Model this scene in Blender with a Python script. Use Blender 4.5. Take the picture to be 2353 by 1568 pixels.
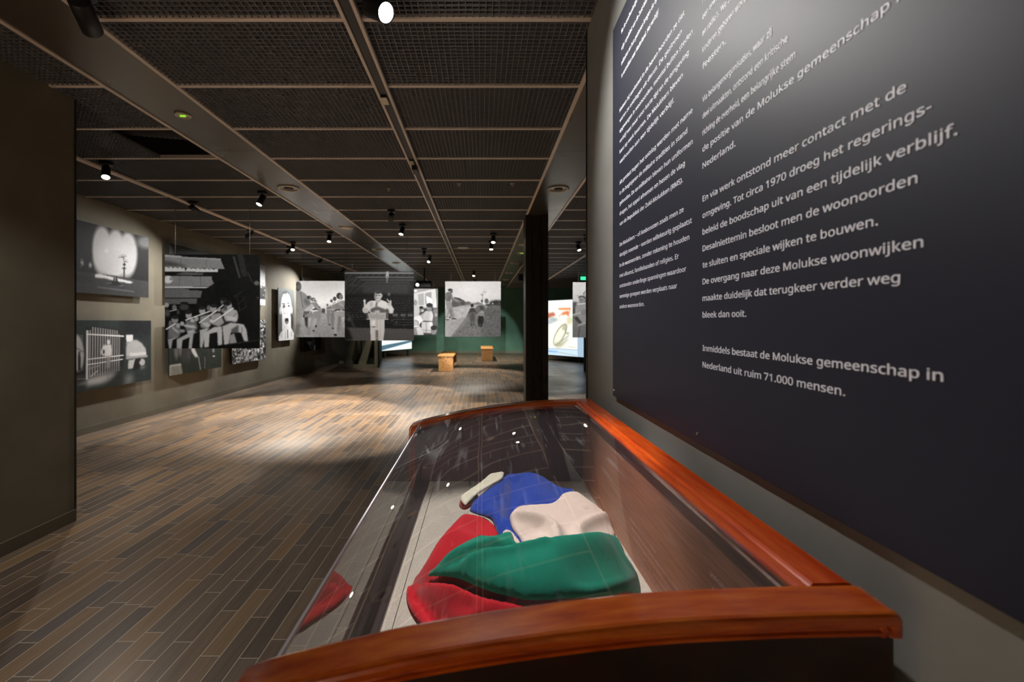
import bpy, bmesh, math, random
import numpy as np
from mathutils import Vector, Matrix
from mathutils.geometry import delaunay_2d_cdt

random.seed(4)
rng = np.random.default_rng(7)
for o in list(bpy.data.objects):
    bpy.data.objects.remove(o, do_unlink=True)
sc = bpy.context.scene
col = sc.collection

# ------------------------------------------------------------------ camera, world, exposure
F = 1050.0            # focal length in photograph pixels
CX, CY = 1106.0, 741.0
EYE = 1.38            # eye height
CEIL = 2.93           # ceiling height
cam = bpy.data.cameras.new('camera')
cam.sensor_width = 36.0
cam.lens = F / 2353 * 36.0
cam.shift_x = (1176.5 - CX) / 2353
cam.shift_y = -(784 - CY) / 2353
cam.clip_start = 0.05
cam.clip_end = 80
cam.dof.use_dof = True
cam.dof.focus_distance = 1.75
cam.dof.aperture_fstop = 3.4
cam_ob = bpy.data.objects.new('camera', cam)
cam_ob.location = (0, 0, EYE)
cam_ob.rotation_euler = (math.pi / 2, 0, 0)
col.objects.link(cam_ob)
sc.camera = cam_ob

world = bpy.data.worlds.new('world')
sc.world = world
world.use_nodes = True
world.node_tree.nodes['Background'].inputs[0].default_value = (0.02, 0.02, 0.02, 1)
world.node_tree.nodes['Background'].inputs[1].default_value = 0.5

sc.view_settings.view_transform = 'Standard'
sc.view_settings.look = 'None'
sc.view_settings.gamma = 1.0
sc.view_settings.use_curve_mapping = False
sc.view_settings.exposure = 0.0
sc.cycles.use_denoising = True
sc.cycles.max_bounces = 7
sc.cycles.diffuse_bounces = 4
sc.cycles.glossy_bounces = 4
sc.cycles.transparent_max_bounces = 12
sc.cycles.sample_clamp_indirect = 4.0
sc.cycles.caustics_reflective = False
sc.cycles.caustics_refractive = False

WARM = (1.0, 0.91, 0.80)
NEUT = (1.0, 0.97, 0.93)
PICT = (1.0, 0.98, 0.96)


def at(px, py, Y):
    """photograph pixel -> point in the room at depth Y"""
    return Vector(((px - CX) * Y / F, Y, EYE + (CY - py) * Y / F))


# ------------------------------------------------------------------ small helpers
def lin(c):
    c = c / 255.0
    return c / 12.92 if c <= 0.04045 else ((c + 0.055) / 1.055) ** 2.4


def rgb(r, g, b):
    return (lin(r), lin(g), lin(b), 1.0)


def tag(o, label=None, cat=None, group=None, kind=None):
    if label: o['label'] = label
    if cat: o['category'] = cat
    if group: o['group'] = group
    if kind: o['kind'] = kind
    return o


def empty(name, loc=(0, 0, 0), rz=0.0, label=None, cat=None, group=None):
    o = bpy.data.objects.new(name, None)
    o.location = loc
    o.rotation_euler = (0, 0, rz)
    o.empty_display_size = 0.1
    col.objects.link(o)
    tag(o, label, cat, group)
    return o


def link(name, me, mats, parent=None):
    o = bpy.data.objects.new(name, me)
    col.objects.link(o)
    if not isinstance(mats, (list, tuple)):
        mats = [mats]
    for m in mats:
        me.materials.append(m)
    if parent is not None:
        o.parent = parent
    return o


class MB:
    """collects shapes, then links them as ONE mesh object"""
    def __init__(self):
        self.v, self.f, self.mi, self.sm = [], [], [], []

    def add(self, vs, fs, mi=0, smooth=False):
        n = len(self.v)
        self.v += [tuple(p) for p in vs]
        for f in fs:
            self.f.append(tuple(i + n for i in f))
            self.mi.append(mi)
            self.sm.append(smooth)
        return self

    def box(self, x0, y0, z0, x1, y1, z1, mi=0):
        vs = [(x0, y0, z0), (x1, y0, z0), (x1, y1, z0), (x0, y1, z0),
              (x0, y0, z1), (x1, y0, z1), (x1, y1, z1), (x0, y1, z1)]
        fs = [(3, 2, 1, 0), (4, 5, 6, 7), (0, 1, 5, 4), (1, 2, 6, 5), (2, 3, 7, 6), (3, 0, 4, 7)]
        return self.add(vs, fs, mi)

    def tube(self, p, q, r0, r1=None, n=20, mi=0, caps=True, smooth=True):
        p, q = Vector(p), Vector(q)
        r1 = r0 if r1 is None else r1
        d = (q - p).normalized()
        a = d.orthogonal().normalized()
        b = d.cross(a)
        vs = []
        for c, r in ((p, r0), (q, r1)):
            for i in range(n):
                t = 2 * math.pi * i / n
                vs.append(c + (a * math.cos(t) + b * math.sin(t)) * r)
        fs = [(i, (i + 1) % n, n + (i + 1) % n, n + i) for i in range(n)]
        self.add(vs, fs, mi, smooth)
        if caps:
            self.add(vs[:n], [tuple(reversed(range(n)))], mi)
            self.add(vs[n:], [tuple(range(n))], mi)
        return self

    def lathe(self, c, axis, prof, n=28, mi=0, smooth=True):
        """prof: list of (radius, distance along axis)"""
        c, d = Vector(c), Vector(axis).normalized()
        a = d.orthogonal().normalized()
        b = d.cross(a)
        vs, fs = [], []
        for r, h in prof:
            for i in range(n):
                t = 2 * math.pi * i / n
                vs.append(c + d * h + (a * math.cos(t) + b * math.sin(t)) * r)
        for k in range(len(prof) - 1):
            for i in range(n):
                j = (i + 1) % n
                fs.append((k * n + i, k * n + j, (k + 1) * n + j, (k + 1) * n + i))
        return self.add(vs, fs, mi, smooth)

    def prism(self, poly, axis, a0, a1, mi=0, smooth=False):
        """poly of 2D points extruded along axis ('x','y' or 'z')"""
        n = len(poly)
        def P(u, w, t):
            return {'y': (u, t, w), 'x': (t, u, w), 'z': (u, w, t)}[axis]
        vs = [P(u, w, a0) for u, w in poly] + [P(u, w, a1) for u, w in poly]
        fs = [(i, (i + 1) % n, n + (i + 1) % n, n + i) for i in range(n)]
        self.add(vs, fs, mi, smooth)
        self.add(vs[:n], [tuple(reversed(range(n)))], mi)
        self.add(vs[n:], [tuple(range(n))], mi)
        return self

    def build(self, name, mats, parent=None, bevel=0.0, fix=True):
        me = bpy.data.meshes.new(name)
        me.from_pydata(self.v, [], self.f)
        me.polygons.foreach_set('material_index', self.mi)
        me.polygons.foreach_set('use_smooth', self.sm)
        if fix:
            bm = bmesh.new()
            bm.from_mesh(me)
            bmesh.ops.remove_doubles(bm, verts=bm.verts, dist=1e-6)
            bmesh.ops.recalc_face_normals(bm, faces=bm.faces)
            bm.to_mesh(me)
            bm.free()
        me.update()
        o = link(name, me, mats, parent)
        if bevel > 0:
            m = o.modifiers.new('bevel', 'BEVEL')
            m.width = bevel
            m.segments = 2
            m.limit_method = 'ANGLE'
        return o


def at_world(o, parent):
    """parent already-placed (world coordinates) mesh under a moved Empty"""
    o.parent = parent
    o.matrix_parent_inverse = Matrix.Translation(parent.location).inverted() if tuple(parent.rotation_euler) == (0, 0, 0) else parent.matrix_basis.inverted()
    return o


# ------------------------------------------------------------------ materials
def mat(name, base=(0.5, 0.5, 0.5, 1), rough=0.6, metal=0.0, spec=0.5, coat=0.0, emit=None, estr=0.0):
    m = bpy.data.materials.new(name)
    m.use_nodes = True
    b = m.node_tree.nodes['Principled BSDF']
    b.inputs['Base Color'].default_value = base if len(base) == 4 else (*base, 1)
    b.inputs['Roughness'].default_value = rough
    b.inputs['Metallic'].default_value = metal
    b.inputs['Specular IOR Level'].default_value = spec
    b.inputs['Coat Weight'].default_value = coat
    b.inputs['Coat Roughness'].default_value = 0.08
    if emit is not None:
        b.inputs['Emission Color'].default_value = (*emit[:3], 1)
        b.inputs['Emission Strength'].default_value = estr
    return m


class NT:
    def __init__(self, m):
        self.t = m.node_tree
        self.n = self.t.nodes
        self.b = self.n['Principled BSDF']

    def node(self, typ, **kw):
        x = self.n.new(typ)
        for k, v in kw.items():
            setattr(x, k, v)
        return x

    def set(self, sock, v):
        if isinstance(v, bpy.types.NodeSocket):
            self.t.links.new(v, sock)
        else:
            sock.default_value = v

    def math(self, op, a, b=None, c=None):
        x = self.node('ShaderNodeMath', operation=op)
        self.set(x.inputs[0], a)
        if b is not None: self.set(x.inputs[1], b)
        if c is not None: self.set(x.inputs[2], c)
        return x.outputs[0]

    def noise(self, vec, scale, detail=3, rough=0.5):
        x = self.node('ShaderNodeTexNoise')
        if vec is not None: self.t.links.new(vec, x.inputs['Vector'])
        x.inputs['Scale'].default_value = scale
        x.inputs['Detail'].default_value = detail
        x.inputs['Roughness'].default_value = rough
        return x.outputs['Fac']

    def ramp(self, fac, stops):
        x = self.node('ShaderNodeValToRGB')
        self.t.links.new(fac, x.inputs[0])
        e = x.color_ramp.elements
        while len(e) < len(stops): e.new(0.5)
        for k, (p, c) in enumerate(stops):
            e[k].position = p
            e[k].color = c
        return x.outputs[0]

    def coords(self, scale=(1, 1, 1), kind='Object'):
        tc = self.node('ShaderNodeTexCoord')
        mp = self.node('ShaderNodeMapping')
        mp.inputs['Scale'].default_value = scale
        self.t.links.new(tc.outputs[kind], mp.inputs[0])
        return mp.outputs[0]

    def mixc(self, fac, a, b, mode='MIX'):
        x = self.node('ShaderNodeMix', data_type='RGBA', blend_type=mode)
        self.set(x.inputs[0], fac)
        self.set(x.inputs[6], a)
        self.set(x.inputs[7], b)
        return x.outputs[2]

    def bump(self, h, strength=0.2, dist=0.01):
        x = self.node('ShaderNodeBump')
        x.inputs['Strength'].default_value = strength
        x.inputs['Distance'].default_value = dist
        self.t.links.new(h, x.inputs['Height'])
        self.t.links.new(x.outputs[0], self.b.inputs['Normal'])

    def base(self, s):
        self.t.links.new(s, self.b.inputs['Base Color'])

    def rough(self, s):
        self.t.links.new(s, self.b.inputs['Roughness'])


def painted(name, c, rough=0.75, var=0.12, spec=0.3):
    m = mat(name, c, rough, spec=spec)
    k = NT(m)
    f = k.noise(k.coords(), 3.0, 4)
    lo = tuple(x * (1 - var) for x in c[:3]) + (1,)
    hi = tuple(min(1, x * (1 + var)) for x in c[:3]) + (1,)
    k.base(k.ramp(f, [(0.3, lo), (0.7, hi)]))
    k.bump(k.noise(k.coords(), 180.0, 2), 0.04, 0.002)
    return m


def wood(name, dark, mid, light, scale, rough=0.25, coat=0.6, rot=None):
    m = mat(name, mid, rough, coat=coat)
    k = NT(m)
    v = k.coords(scale)
    a = k.noise(v, 3.0, 6, 0.6)
    k.base(k.ramp(a, [(0.30, dark), (0.5, mid), (0.72, light)]))
    k.bump(a, 0.05, 0.002)
    return m


M = {}
M['wall'] = painted('olive_grey_paint', rgb(122, 115, 98), 0.8)
M['wall_near'] = painted('grey_paint', rgb(130, 129, 125), 0.6)
M['wall_back'] = painted('dark_green_paint', rgb(100, 146, 126), 0.7)
M['white_wall'] = painted('off_white_paint', rgb(214, 210, 202), 0.8)
M['skirting'] = painted('skirting_paint', rgb(108, 101, 86), 0.6)
M['skirting_back'] = painted('pale_skirting_paint', rgb(128, 134, 118), 0.6)
M['black_trim'] = mat('black_trim', rgb(22, 22, 24), 0.5)
M['black'] = mat('black_metal', rgb(30, 30, 31), 0.45, spec=0.4)
M['chrome'] = mat('steel', rgb(175, 172, 168), 0.3, metal=1.0)
M['blade'] = mat('ceiling_grid_black', rgb(122, 122, 125), 0.5, metal=0.2)
M['plenum'] = mat('plenum_black', rgb(16, 16, 17), 0.9)
M['tbar'] = mat('ceiling_bar', rgb(246, 232, 220), 0.35, spec=0.6)
M['duct'] = mat('duct_black', rgb(34, 34, 34), 0.8)
M['white'] = mat('white_plastic', rgb(225, 218, 206), 0.5)
M['ring'] = mat('ring_metal', rgb(200, 188, 165), 0.35, metal=0.4)
M['green_led'] = mat('green_led', rgb(60, 150, 20), 0.4, emit=(0.45, 1.0, 0.05), estr=0.8)
M['exit_green'] = mat('exit_green', rgb(20, 120, 70), 0.4, emit=(0.05, 0.8, 0.35), estr=1.5)
M['lens'] = mat('lamp_lens', (1, 1, 1, 1), 0.4, emit=(1.0, 0.86, 0.66), estr=22)
M['lens_big'] = mat('bright_lamp_lens', (1, 1, 1, 1), 0.4, emit=(1.0, 0.95, 0.88), estr=40)
M['lens_off'] = mat('dark_lens', rgb(40, 40, 42), 0.2)
M['wire'] = mat('steel_wire', rgb(150, 148, 136), 0.4, metal=0.7)
M['screw'] = mat('screw_steel', rgb(150, 150, 150), 0.3, metal=0.9)
M['panel'] = mat('text_panel_black', rgb(34, 36, 50), 0.5, spec=0.24)
k = NT(M['panel'])
f = k.noise(k.coords((1, 1, 14)), 60.0, 2)
k.bump(f, 0.03, 0.002)
M['letters'] = mat('letter_white', rgb(240, 243, 255), 0.5, spec=0.35)
M['olive_wood'] = painted('olive_stained_board', rgb(92, 87, 66), 0.6)
M['dark_board'] = painted('dark_board', rgb(46, 43, 36), 0.7)
M['frame_dark'] = mat('dark_frame', rgb(44, 54, 52), 0.5)

# beam: dark, satin steel sheet
M['channel'] = mat('dark_steel_sheet', rgb(136, 128, 118), 0.3, metal=0.8)
k = NT(M['channel'])
k.rough(k.ramp(k.noise(k.coords((3, 1, 1)), 2.5, 5), [(0.3, (0.27, 0.27, 0.27, 1)), (0.75, (0.32, 0.32, 0.32, 1))]))

# pillar: rough black steel with specks
M['pillar'] = mat('black_steel', rgb(38, 36, 30), 0.45, metal=0.3)
k = NT(M['pillar'])
f = k.noise(k.coords((6, 6, 2)), 3.0, 6, 0.65)
k.base(k.ramp(f, [(0.35, rgb(24, 23, 19)), (0.6, rgb(48, 43, 35)), (0.78, rgb(76, 64, 44))]))

# strip parquet floor, pale joints
def floor_material():
    m = mat('strip_parquet', (0.2, 0.15, 0.1, 1), 0.3, spec=0.25)
    k = NT(m)
    tc = k.node('ShaderNodeTexCoord')
    sep = k.node('ShaderNodeSeparateXYZ')
    k.t.links.new(tc.outputs['Object'], sep.inputs[0])
    x, y = sep.outputs[0], sep.outputs[1]
    W, L, g = 0.083, 0.47, 0.0042
    u = k.math('DIVIDE', x, W)
    row = k.math('FLOOR', u)
    wn = k.node('ShaderNodeTexWhiteNoise', noise_dimensions='1D')
    k.t.links.new(row, wn.inputs['W'])
    v = k.math('ADD', k.math('DIVIDE', y, L), k.math('MULTIPLY', wn.outputs['Value'], 7.31))
    idx = k.math('FLOOR', v)
    cb = k.node('ShaderNodeCombineXYZ')
    k.t.links.new(row, cb.inputs[0]); k.t.links.new(idx, cb.inputs[1])
    w2 = k.node('ShaderNodeTexWhiteNoise', noise_dimensions='3D')
    k.t.links.new(cb.outputs[0], w2.inputs['Vector'])
    fu, fv = k.math('FRACT', u), k.math('FRACT', v)
    du = k.math('MULTIPLY', k.math('MINIMUM', fu, k.math('SUBTRACT', 1.0, fu)), W)
    dv = k.math('MULTIPLY', k.math('MINIMUM', fv, k.math('SUBTRACT', 1.0, fv)), L)
    d = k.math('MINIMUM', du, dv)
    joint = k.math('LESS_THAN', d, g * 0.5)
    tone = k.ramp(w2.outputs['Value'], [(0.0, rgb(100, 89, 80)), (0.28, rgb(118, 102, 88)), (0.52, rgb(128, 110, 94)),
                                        (0.76, rgb(148, 120, 90)), (1.0, rgb(108, 98, 92))])
    grain = k.noise(k.coords((60, 3.0, 1)), 1.0, 4, 0.6)
    grain = k.ramp(grain, [(0.3, (0.78, 0.78, 0.78, 1)), (0.7, (1.12, 1.12, 1.12, 1))])
    wcol = k.mixc(1.0, tone, grain, 'MULTIPLY')
    k.base(k.mixc(joint, wcol, rgb(196, 180, 160)))
    r = k.ramp(k.noise(k.coords((1, 1, 1)), 1.4, 4), [(0.3, (0.30, 0.30, 0.30, 1)), (0.7, (0.42, 0.42, 0.42, 1))])
    k.rough(r)
    h = k.math('ADD', k.math('MULTIPLY', w2.outputs['Value'], 0.25), k.math('MULTIPLY', joint, -0.6))
    k.bump(h, 0.18, 0.002)
    return m
M['floor'] = floor_material()

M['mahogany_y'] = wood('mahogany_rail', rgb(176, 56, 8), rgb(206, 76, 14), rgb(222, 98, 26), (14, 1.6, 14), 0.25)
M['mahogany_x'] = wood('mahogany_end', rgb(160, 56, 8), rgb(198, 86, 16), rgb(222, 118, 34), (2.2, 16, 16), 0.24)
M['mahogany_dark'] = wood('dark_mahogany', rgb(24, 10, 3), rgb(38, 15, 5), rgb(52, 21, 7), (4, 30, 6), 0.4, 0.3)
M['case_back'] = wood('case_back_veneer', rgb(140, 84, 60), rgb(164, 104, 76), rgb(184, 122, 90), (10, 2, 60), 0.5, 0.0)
M['case_end'] = painted('plum_felt', rgb(104, 70, 80), 0.9, 0.1, 0.1)
M['sill'] = mat('dark_sill', rgb(46, 34, 36), 0.35)
M['bench'] = wood('pine_board', rgb(196, 132, 64), rgb(228, 168, 98), rgb(238, 188, 122), (8, 2, 8), 0.45, 0.0)

m = mat('deck_linen', rgb(198, 186, 174), 0.9, spec=0.1)
k = NT(m)
f = k.noise(k.coords((220, 220, 1)), 1.0, 3)
k.base(k.ramp(f, [(0.3, rgb(182, 169, 157)), (0.7, rgb(206, 195, 184))]))
k.bump(f, 0.15, 0.001)
M['deck'] = m


def cloth_mat(name, c):
    m = mat(name, c, 0.85, spec=0.15)
    m.node_tree.nodes['Principled BSDF'].inputs['Sheen Weight'].default_value = 0.2
    k = NT(m)
    f = k.noise(k.coords((400, 400, 400)), 1.0, 2)
    lo = tuple(x * 0.88 for x in c[:3]) + (1,)
    k.base(k.ramp(f, [(0.3, lo), (0.7, c)]))
    k.bump(f, 0.12, 0.001)
    return m
M['red'] = cloth_mat('red_bunting', rgb(206, 22, 40))
M['blue'] = cloth_mat('blue_bunting', rgb(20, 62, 168))
M['white_cloth'] = cloth_mat('white_bunting', rgb(240, 214, 202))
M['green'] = cloth_mat('green_bunting', rgb(0, 132, 108))
M['canvas'] = cloth_mat('canvas_hoist', rgb(236, 226, 204))


def glass_mat(name, lo=0.04, tint=(0.97, 0.985, 0.98)):
    """thin pane: clear transmission plus a Fresnel mirror"""
    m = bpy.data.materials.new(name)
    m.use_nodes = True
    t = m.node_tree
    t.nodes.remove(t.nodes['Principled BSDF'])
    out = t.nodes['Material Output']
    tr = t.nodes.new('ShaderNodeBsdfTransparent')
    tr.inputs[0].default_value = (*tint, 1)
    gl = t.nodes.new('ShaderNodeBsdfGlossy')
    gl.inputs['Roughness'].default_value = 0.0
    gl.inputs[0].default_value = (1, 1, 1, 1)
    fr = t.nodes.new('ShaderNodeFresnel')
    fr.inputs['IOR'].default_value = 1.52
    # two faces of the pane: R = 2F / (1 + F)
    a = t.nodes.new('ShaderNodeMath'); a.operation = 'MULTIPLY'; a.inputs[1].default_value = 2
    b = t.nodes.new('ShaderNodeMath'); b.operation = 'ADD'; b.inputs[1].default_value = 1
    c = t.nodes.new('ShaderNodeMath'); c.operation = 'DIVIDE'
    t.links.new(fr.outputs[0], a.inputs[0]); t.links.new(fr.outputs[0], b.inputs[0])
    t.links.new(a.outputs[0], c.inputs[0]); t.links.new(b.outputs[0], c.inputs[1])
    geo = t.nodes.new('ShaderNodeNewGeometry')
    # gently uneven old pane
    nz = t.nodes.new('ShaderNodeTexNoise'); nz.inputs['Scale'].default_value = 2.2; nz.inputs['Detail'].default_value = 1
    tc = t.nodes.new('ShaderNodeTexCoord'); t.links.new(tc.outputs['Object'], nz.inputs['Vector'])
    bp = t.nodes.new('ShaderNodeBump'); bp.inputs['Strength'].default_value = 0.12; bp.inputs['Distance'].default_value = 0.02
    t.links.new(nz.outputs['Fac'], bp.inputs['Height']); t.links.new(bp.outputs[0], gl.inputs['Normal'])
    mx = t.nodes.new('ShaderNodeMixShader')
    t.links.new(c.outputs[0], mx.inputs[0])
    t.links.new(tr.outputs[0], mx.inputs[1]); t.links.new(gl.outputs[0], mx.inputs[2])
    # fine dust and wiping streaks on the pane
    mp = t.nodes.new('ShaderNodeMapping'); mp.inputs['Scale'].default_value = (60, 4.5, 9)
    t.links.new(tc.outputs['Object'], mp.inputs[0])
    st = t.nodes.new('ShaderNodeTexNoise'); st.inputs['Scale'].default_value = 1.0; st.inputs['Detail'].default_value = 4
    t.links.new(mp.outputs[0], st.inputs['Vector'])
    rp = t.nodes.new('ShaderNodeValToRGB')
    rp.color_ramp.elements[0].position = 0.58; rp.color_ramp.elements[0].color = (0.010, 0.010, 0.010, 1)
    rp.color_ramp.elements[1].position = 0.85; rp.color_ramp.elements[1].color = (0.10, 0.10, 0.10, 1)
    t.links.new(st.outputs['Fac'], rp.inputs[0])
    df = t.nodes.new('ShaderNodeBsdfDiffuse'); df.inputs[0].default_value = (0.85, 0.85, 0.88, 1)
    m2 = t.nodes.new('ShaderNodeMixShader')
    t.links.new(rp.outputs[0], m2.inputs[0]); t.links.new(mx.outputs[0], m2.inputs[1]); t.links.new(df.outputs[0], m2.inputs[2])
    t.links.new(m2.outputs[0], out.inputs[0])
    return m
M['glass'] = glass_mat('clear_glass')
M['glass_edge'] = mat('ground_glass_edge', rgb(226, 226, 232), 0.4)


def print_mat(name, rough=0.65):
    m = mat(name, (0.5, 0.5, 0.5, 1), rough, spec=0.12)
    k = NT(m)
    a = k.node('ShaderNodeVertexColor', layer_name='picture')
    k.base(a.outputs['Color'])
    return m


def screen_mat(name, strength):
    m = mat(name, (0.02, 0.02, 0.02, 1), 0.4)
    k = NT(m)
    a = k.node('ShaderNodeVertexColor', layer_name='picture')
    k.t.links.new(a.outputs['Color'], k.b.inputs['Emission Color'])
    k.b.inputs['Emission Strength'].default_value = strength
    return m
M['print'] = print_mat('printed_photograph')
M['screen'] = screen_mat('screen_picture', 1.15)

# ------------------------------------------------------------------ the room
XL, XR, YB, YF = -4.88, 6.5, 20.5, -2.5
XW, YW = 0.56, 2.42        # near right wall and its end
XP, YP = -2.83, 3.178      # near left partition and its end


def struct(name, mb, m, **kw):
    return tag(mb.build(name, m, **kw), kind='structure')

struct('floor', MB().box(XL - 0.2, YF, -0.1, XR, YB + 0.2, 0), M['floor'])
struct('wall_left', MB().box(XL - 0.2, YF, 0, XL, YB, CEIL + 0.5), M['wall'])
struct('wall_back', MB().box(XL - 0.2, YB, 0, XR + 0.2, YB + 0.2, CEIL + 0.5), M['wall_back'])
struct('wall_far_right', MB().box(XR, YF, 0, XR + 0.2, YB, CEIL + 0.5), M['wall_back'])
struct('wall_behind', MB().box(XL - 0.2, YF - 0.2, 0, XR + 0.2, YF, CEIL + 0.5), M['white_wall'])
struct('wall_right', MB().box(XW, YF, 0, XW + 0.28, YW, CEIL), M['wall_near'])
struct('wall_partition', MB().box(XP - 0.18, YF, 0, XP, YP, CEIL), M['wall'])
struct('baseboard_left', MB().box(XL, YF, 0, XL + 0.014, YB, 0.085), M['skirting'])
struct('baseboard_back', MB().box(XL + 0.014, YB - 0.014, 0, XR, YB, 0.09), M['skirting_back'])
struct('baseboard_partition', MB().box(XP, YF, 0, XP + 0.014, YP, 0.08), M['skirting'])
struct('trim_1', MB().box(XP - 0.02, YP, 0, XP + 0.004, YP + 0.012, CEIL), M['black_trim'])
struct('trim_2', MB().box(XW - 0.004, YW - 0.006, 0, XW + 0.28, YW + 0.012, CEIL), M['black_trim'])

# ceiling: open square grid between flush bars, black void above, dark steel channels
XB = [(-2.47, -2.0), (0.655, 1.125)]             # channels along the room
TR = [(-3.81, -3.75), (-0.70, -0.609), (2.35, 2.41)]   # lighting tracks
edges = [XL, TR[0][0], TR[0][1], XB[0][0], XB[0][1], TR[1][0], TR[1][1], XB[1][0], XB[1][1], TR[2][0], TR[2][1], XR]
zones = [(edges[i], edges[i + 1]) for i in range(0, len(edges), 2)]
Y0, PITCH, CELL = 2.338 - 0.6605 * 4, 0.6605, 0.6605 / 20
NB = 32
cb = MB()
cb.box(XL, YF, CEIL + 0.42, XR, YB, CEIL + 0.45, 0)
T = 0.0017
HOLE = (-3.02, XB[0][0], Y0 + 6 * PITCH, Y0 + 7 * PITCH)    # one lifted tile left of the channel
yend = YB
for (a, b) in zones:
    n = int(round((b - a) / CELL))
    for i in range(n + 1):
        x = a + (b - a) * i / n
        if HOLE[0] < x < HOLE[1]:
            cb.box(x - T, 0.4, CEIL, x + T, HOLE[2], CEIL + 0.028, 1)
            cb.box(x - T, HOLE[3], CEIL, x + T, yend, CEIL + 0.028, 1)
        else:
            cb.box(x - T, 0.4, CEIL, x + T, yend, CEIL + 0.028, 1)
    y = 0.4
    j = 0
    while True:
        y = Y0 + j * CELL
        j += 1
        if y < 0.4: continue
        if y > yend: break
        if HOLE[2] < y < HOLE[3] and a < HOLE[0] < b:
            cb.box(a, y - T, CEIL, HOLE[0], y + T, CEIL + 0.028, 1)
        else:
            cb.box(a, y - T, CEIL, b, y + T, CEIL + 0.028, 1)
    for q in range(NB):
        y = Y0 + q * PITCH
        if y < 0.4 or y > yend: continue
        cb.box(a, y - 0.0125, CEIL - 0.004, b, y + 0.0125, CEIL + 0.03, 2)
for (a, b) in XB:
    for x in (a, b):
        cb.box(x - 0.014, 0.3, CEIL - 0.006, x + 0.014, yend, CEIL + 0.03, 2)
cb.build('ceiling', [M['plenum'], M['blade'], M['tbar']], fix=False)
tag(bpy.data.objects['ceiling'], kind='structure')
for n, (a, b) in enumerate(XB):
    mb = MB()
    y = 0.3
    joints = [0.3, 2.0, 4.13, 6.35, 8.6, 10.9, 13.1, 15.4, 17.6, YB]
    for y0, y1 in zip(joints, joints[1:]):
        mb.box(a + 0.014, y0 + 0.002, CEIL + 0.001, b - 0.014, y1 - 0.002, CEIL + 0.02)
    struct('trim_%d' % (n + 3), mb, M['channel'])

# air duct seen through the lifted ceiling tile
d = empty('ventilation_duct', (-2.75, 4.0, CEIL + 0.05), 0, 'black ribbed duct seen dimly through the lifted ceiling tile', 'duct')
mb = MB()
prof = []
for i in range(40):
    prof.append((0.17 + (0.012 if i % 2 else 0), -0.5 + i * 0.02))
mb.lathe((0, 0, 0.2), (1, 0.25, 0), prof, 32)
mb.build('ribbed_tube', M['duct'], d)
MB().lathe((0.29, 0.073, 0.2), (1, 0.25, 0), [(0.185, 0), (0.195, 0.0), (0.195, 0.04), (0.185, 0.04)], 32).build('collar', M['black'], d)

# ------------------------------------------------------------------ lighting tracks
for n, (a, b) in enumerate(TR):
    lab = ['slim pale lighting track along the ceiling beside the left wall',
           'wide pale double-edged lighting track down the middle of the ceiling',
           'pale lighting track on the ceiling to the right behind the steel column'][n]
    t = empty('lighting_track', ((a + b) / 2, 10.4, CEIL), 0, lab, 'lighting track', 'lighting tracks on the ceiling')
    w = (b - a) / 2
    L0, L1 = -10.1, 10.1
    s = w * 0.38
    mb = MB().box(-w, L0, -0.026, -w + s, L1, -0.0065).box(w - s, L0, -0.026, w, L1, -0.0065)
    mb.build('edge_flange', M['tbar'], t)
    MB().box(-w + s, L0, -0.016, w - s, L1, -0.0065).build('groove', M['black'] if n == 1 else M['tbar'], t)
    if n == 1:
        for yy in (3.14, 4.36):
            MB().box(-0.03, yy - 10.4 - 0.05, -0.032, 0.012, yy - 10.4 + 0.05, -0.0265).build('track_connector', M['ring'], t)
        MB().box(-0.02, 4.5 - 10.4 - 0.07, -0.07, 0.03, 4.5 - 10.4 + 0.07, -0.0265).build('track_adapter', M['black'], t)


# ------------------------------------------------------------------ spotlights
def spotlight(x, y, aim, label, lit=True, energy=0.0, cone=50, colour=WARM, lens=None, blend=0.35, L=0.135, R=0.036):
    t = empty('spotlight', (x, y, CEIL), 0, label, 'spotlight', 'black ceiling spotlights')
    MB().lathe((0, 0, -0.002), (0, 0, -1), [(0.0, 0), (0.056, 0), (0.056, 0.026), (0.05, 0.03), (0.0, 0.03)], 28).build('canopy', M['black'], t)
    MB().tube((0, 0, -0.03), (0, 0, -0.075), 0.009, n=14).build('stem', M['chrome'], t)
    piv = Vector((0, 0, -0.085))
    d = (Vector(aim) - (Vector((x, y, CEIL)) + piv)).normalized()
    body = MB().lathe(piv, d, [(0.0, -0.045), (R - 0.006, -0.045), (R, -0.04), (R, L - 0.045), (R - 0.003, L - 0.042),
                        (R - 0.004, L - 0.054), (0, L - 0.058)], 30).build('lamp_body', M['black'], t)
    MB().lathe(piv, d, [(R - 0.0045, L - 0.0500), (R * 0.5, L - 0.0475), (0.0, L - 0.047)], 26).build(
        'lens', (lens or M['lens']) if lit else M['lens_off'], body)
    if energy > 0:
        ld = bpy.data.lights.new('spot_light', 'SPOT')
        ld.energy = energy
        ld.color = colour
        ld.spot_size = math.radians(cone)
        ld.spot_blend = blend
        ld.shadow_soft_size = 0.02
        lo = bpy.data.objects.new('spot_light', ld)
        col.objects.link(lo)
        lo.parent = t
        lo.location = piv + d * (L - 0.035)
        lo.rotation_euler = d.to_track_quat('-Z', 'Y').to_euler()
    return t

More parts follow.
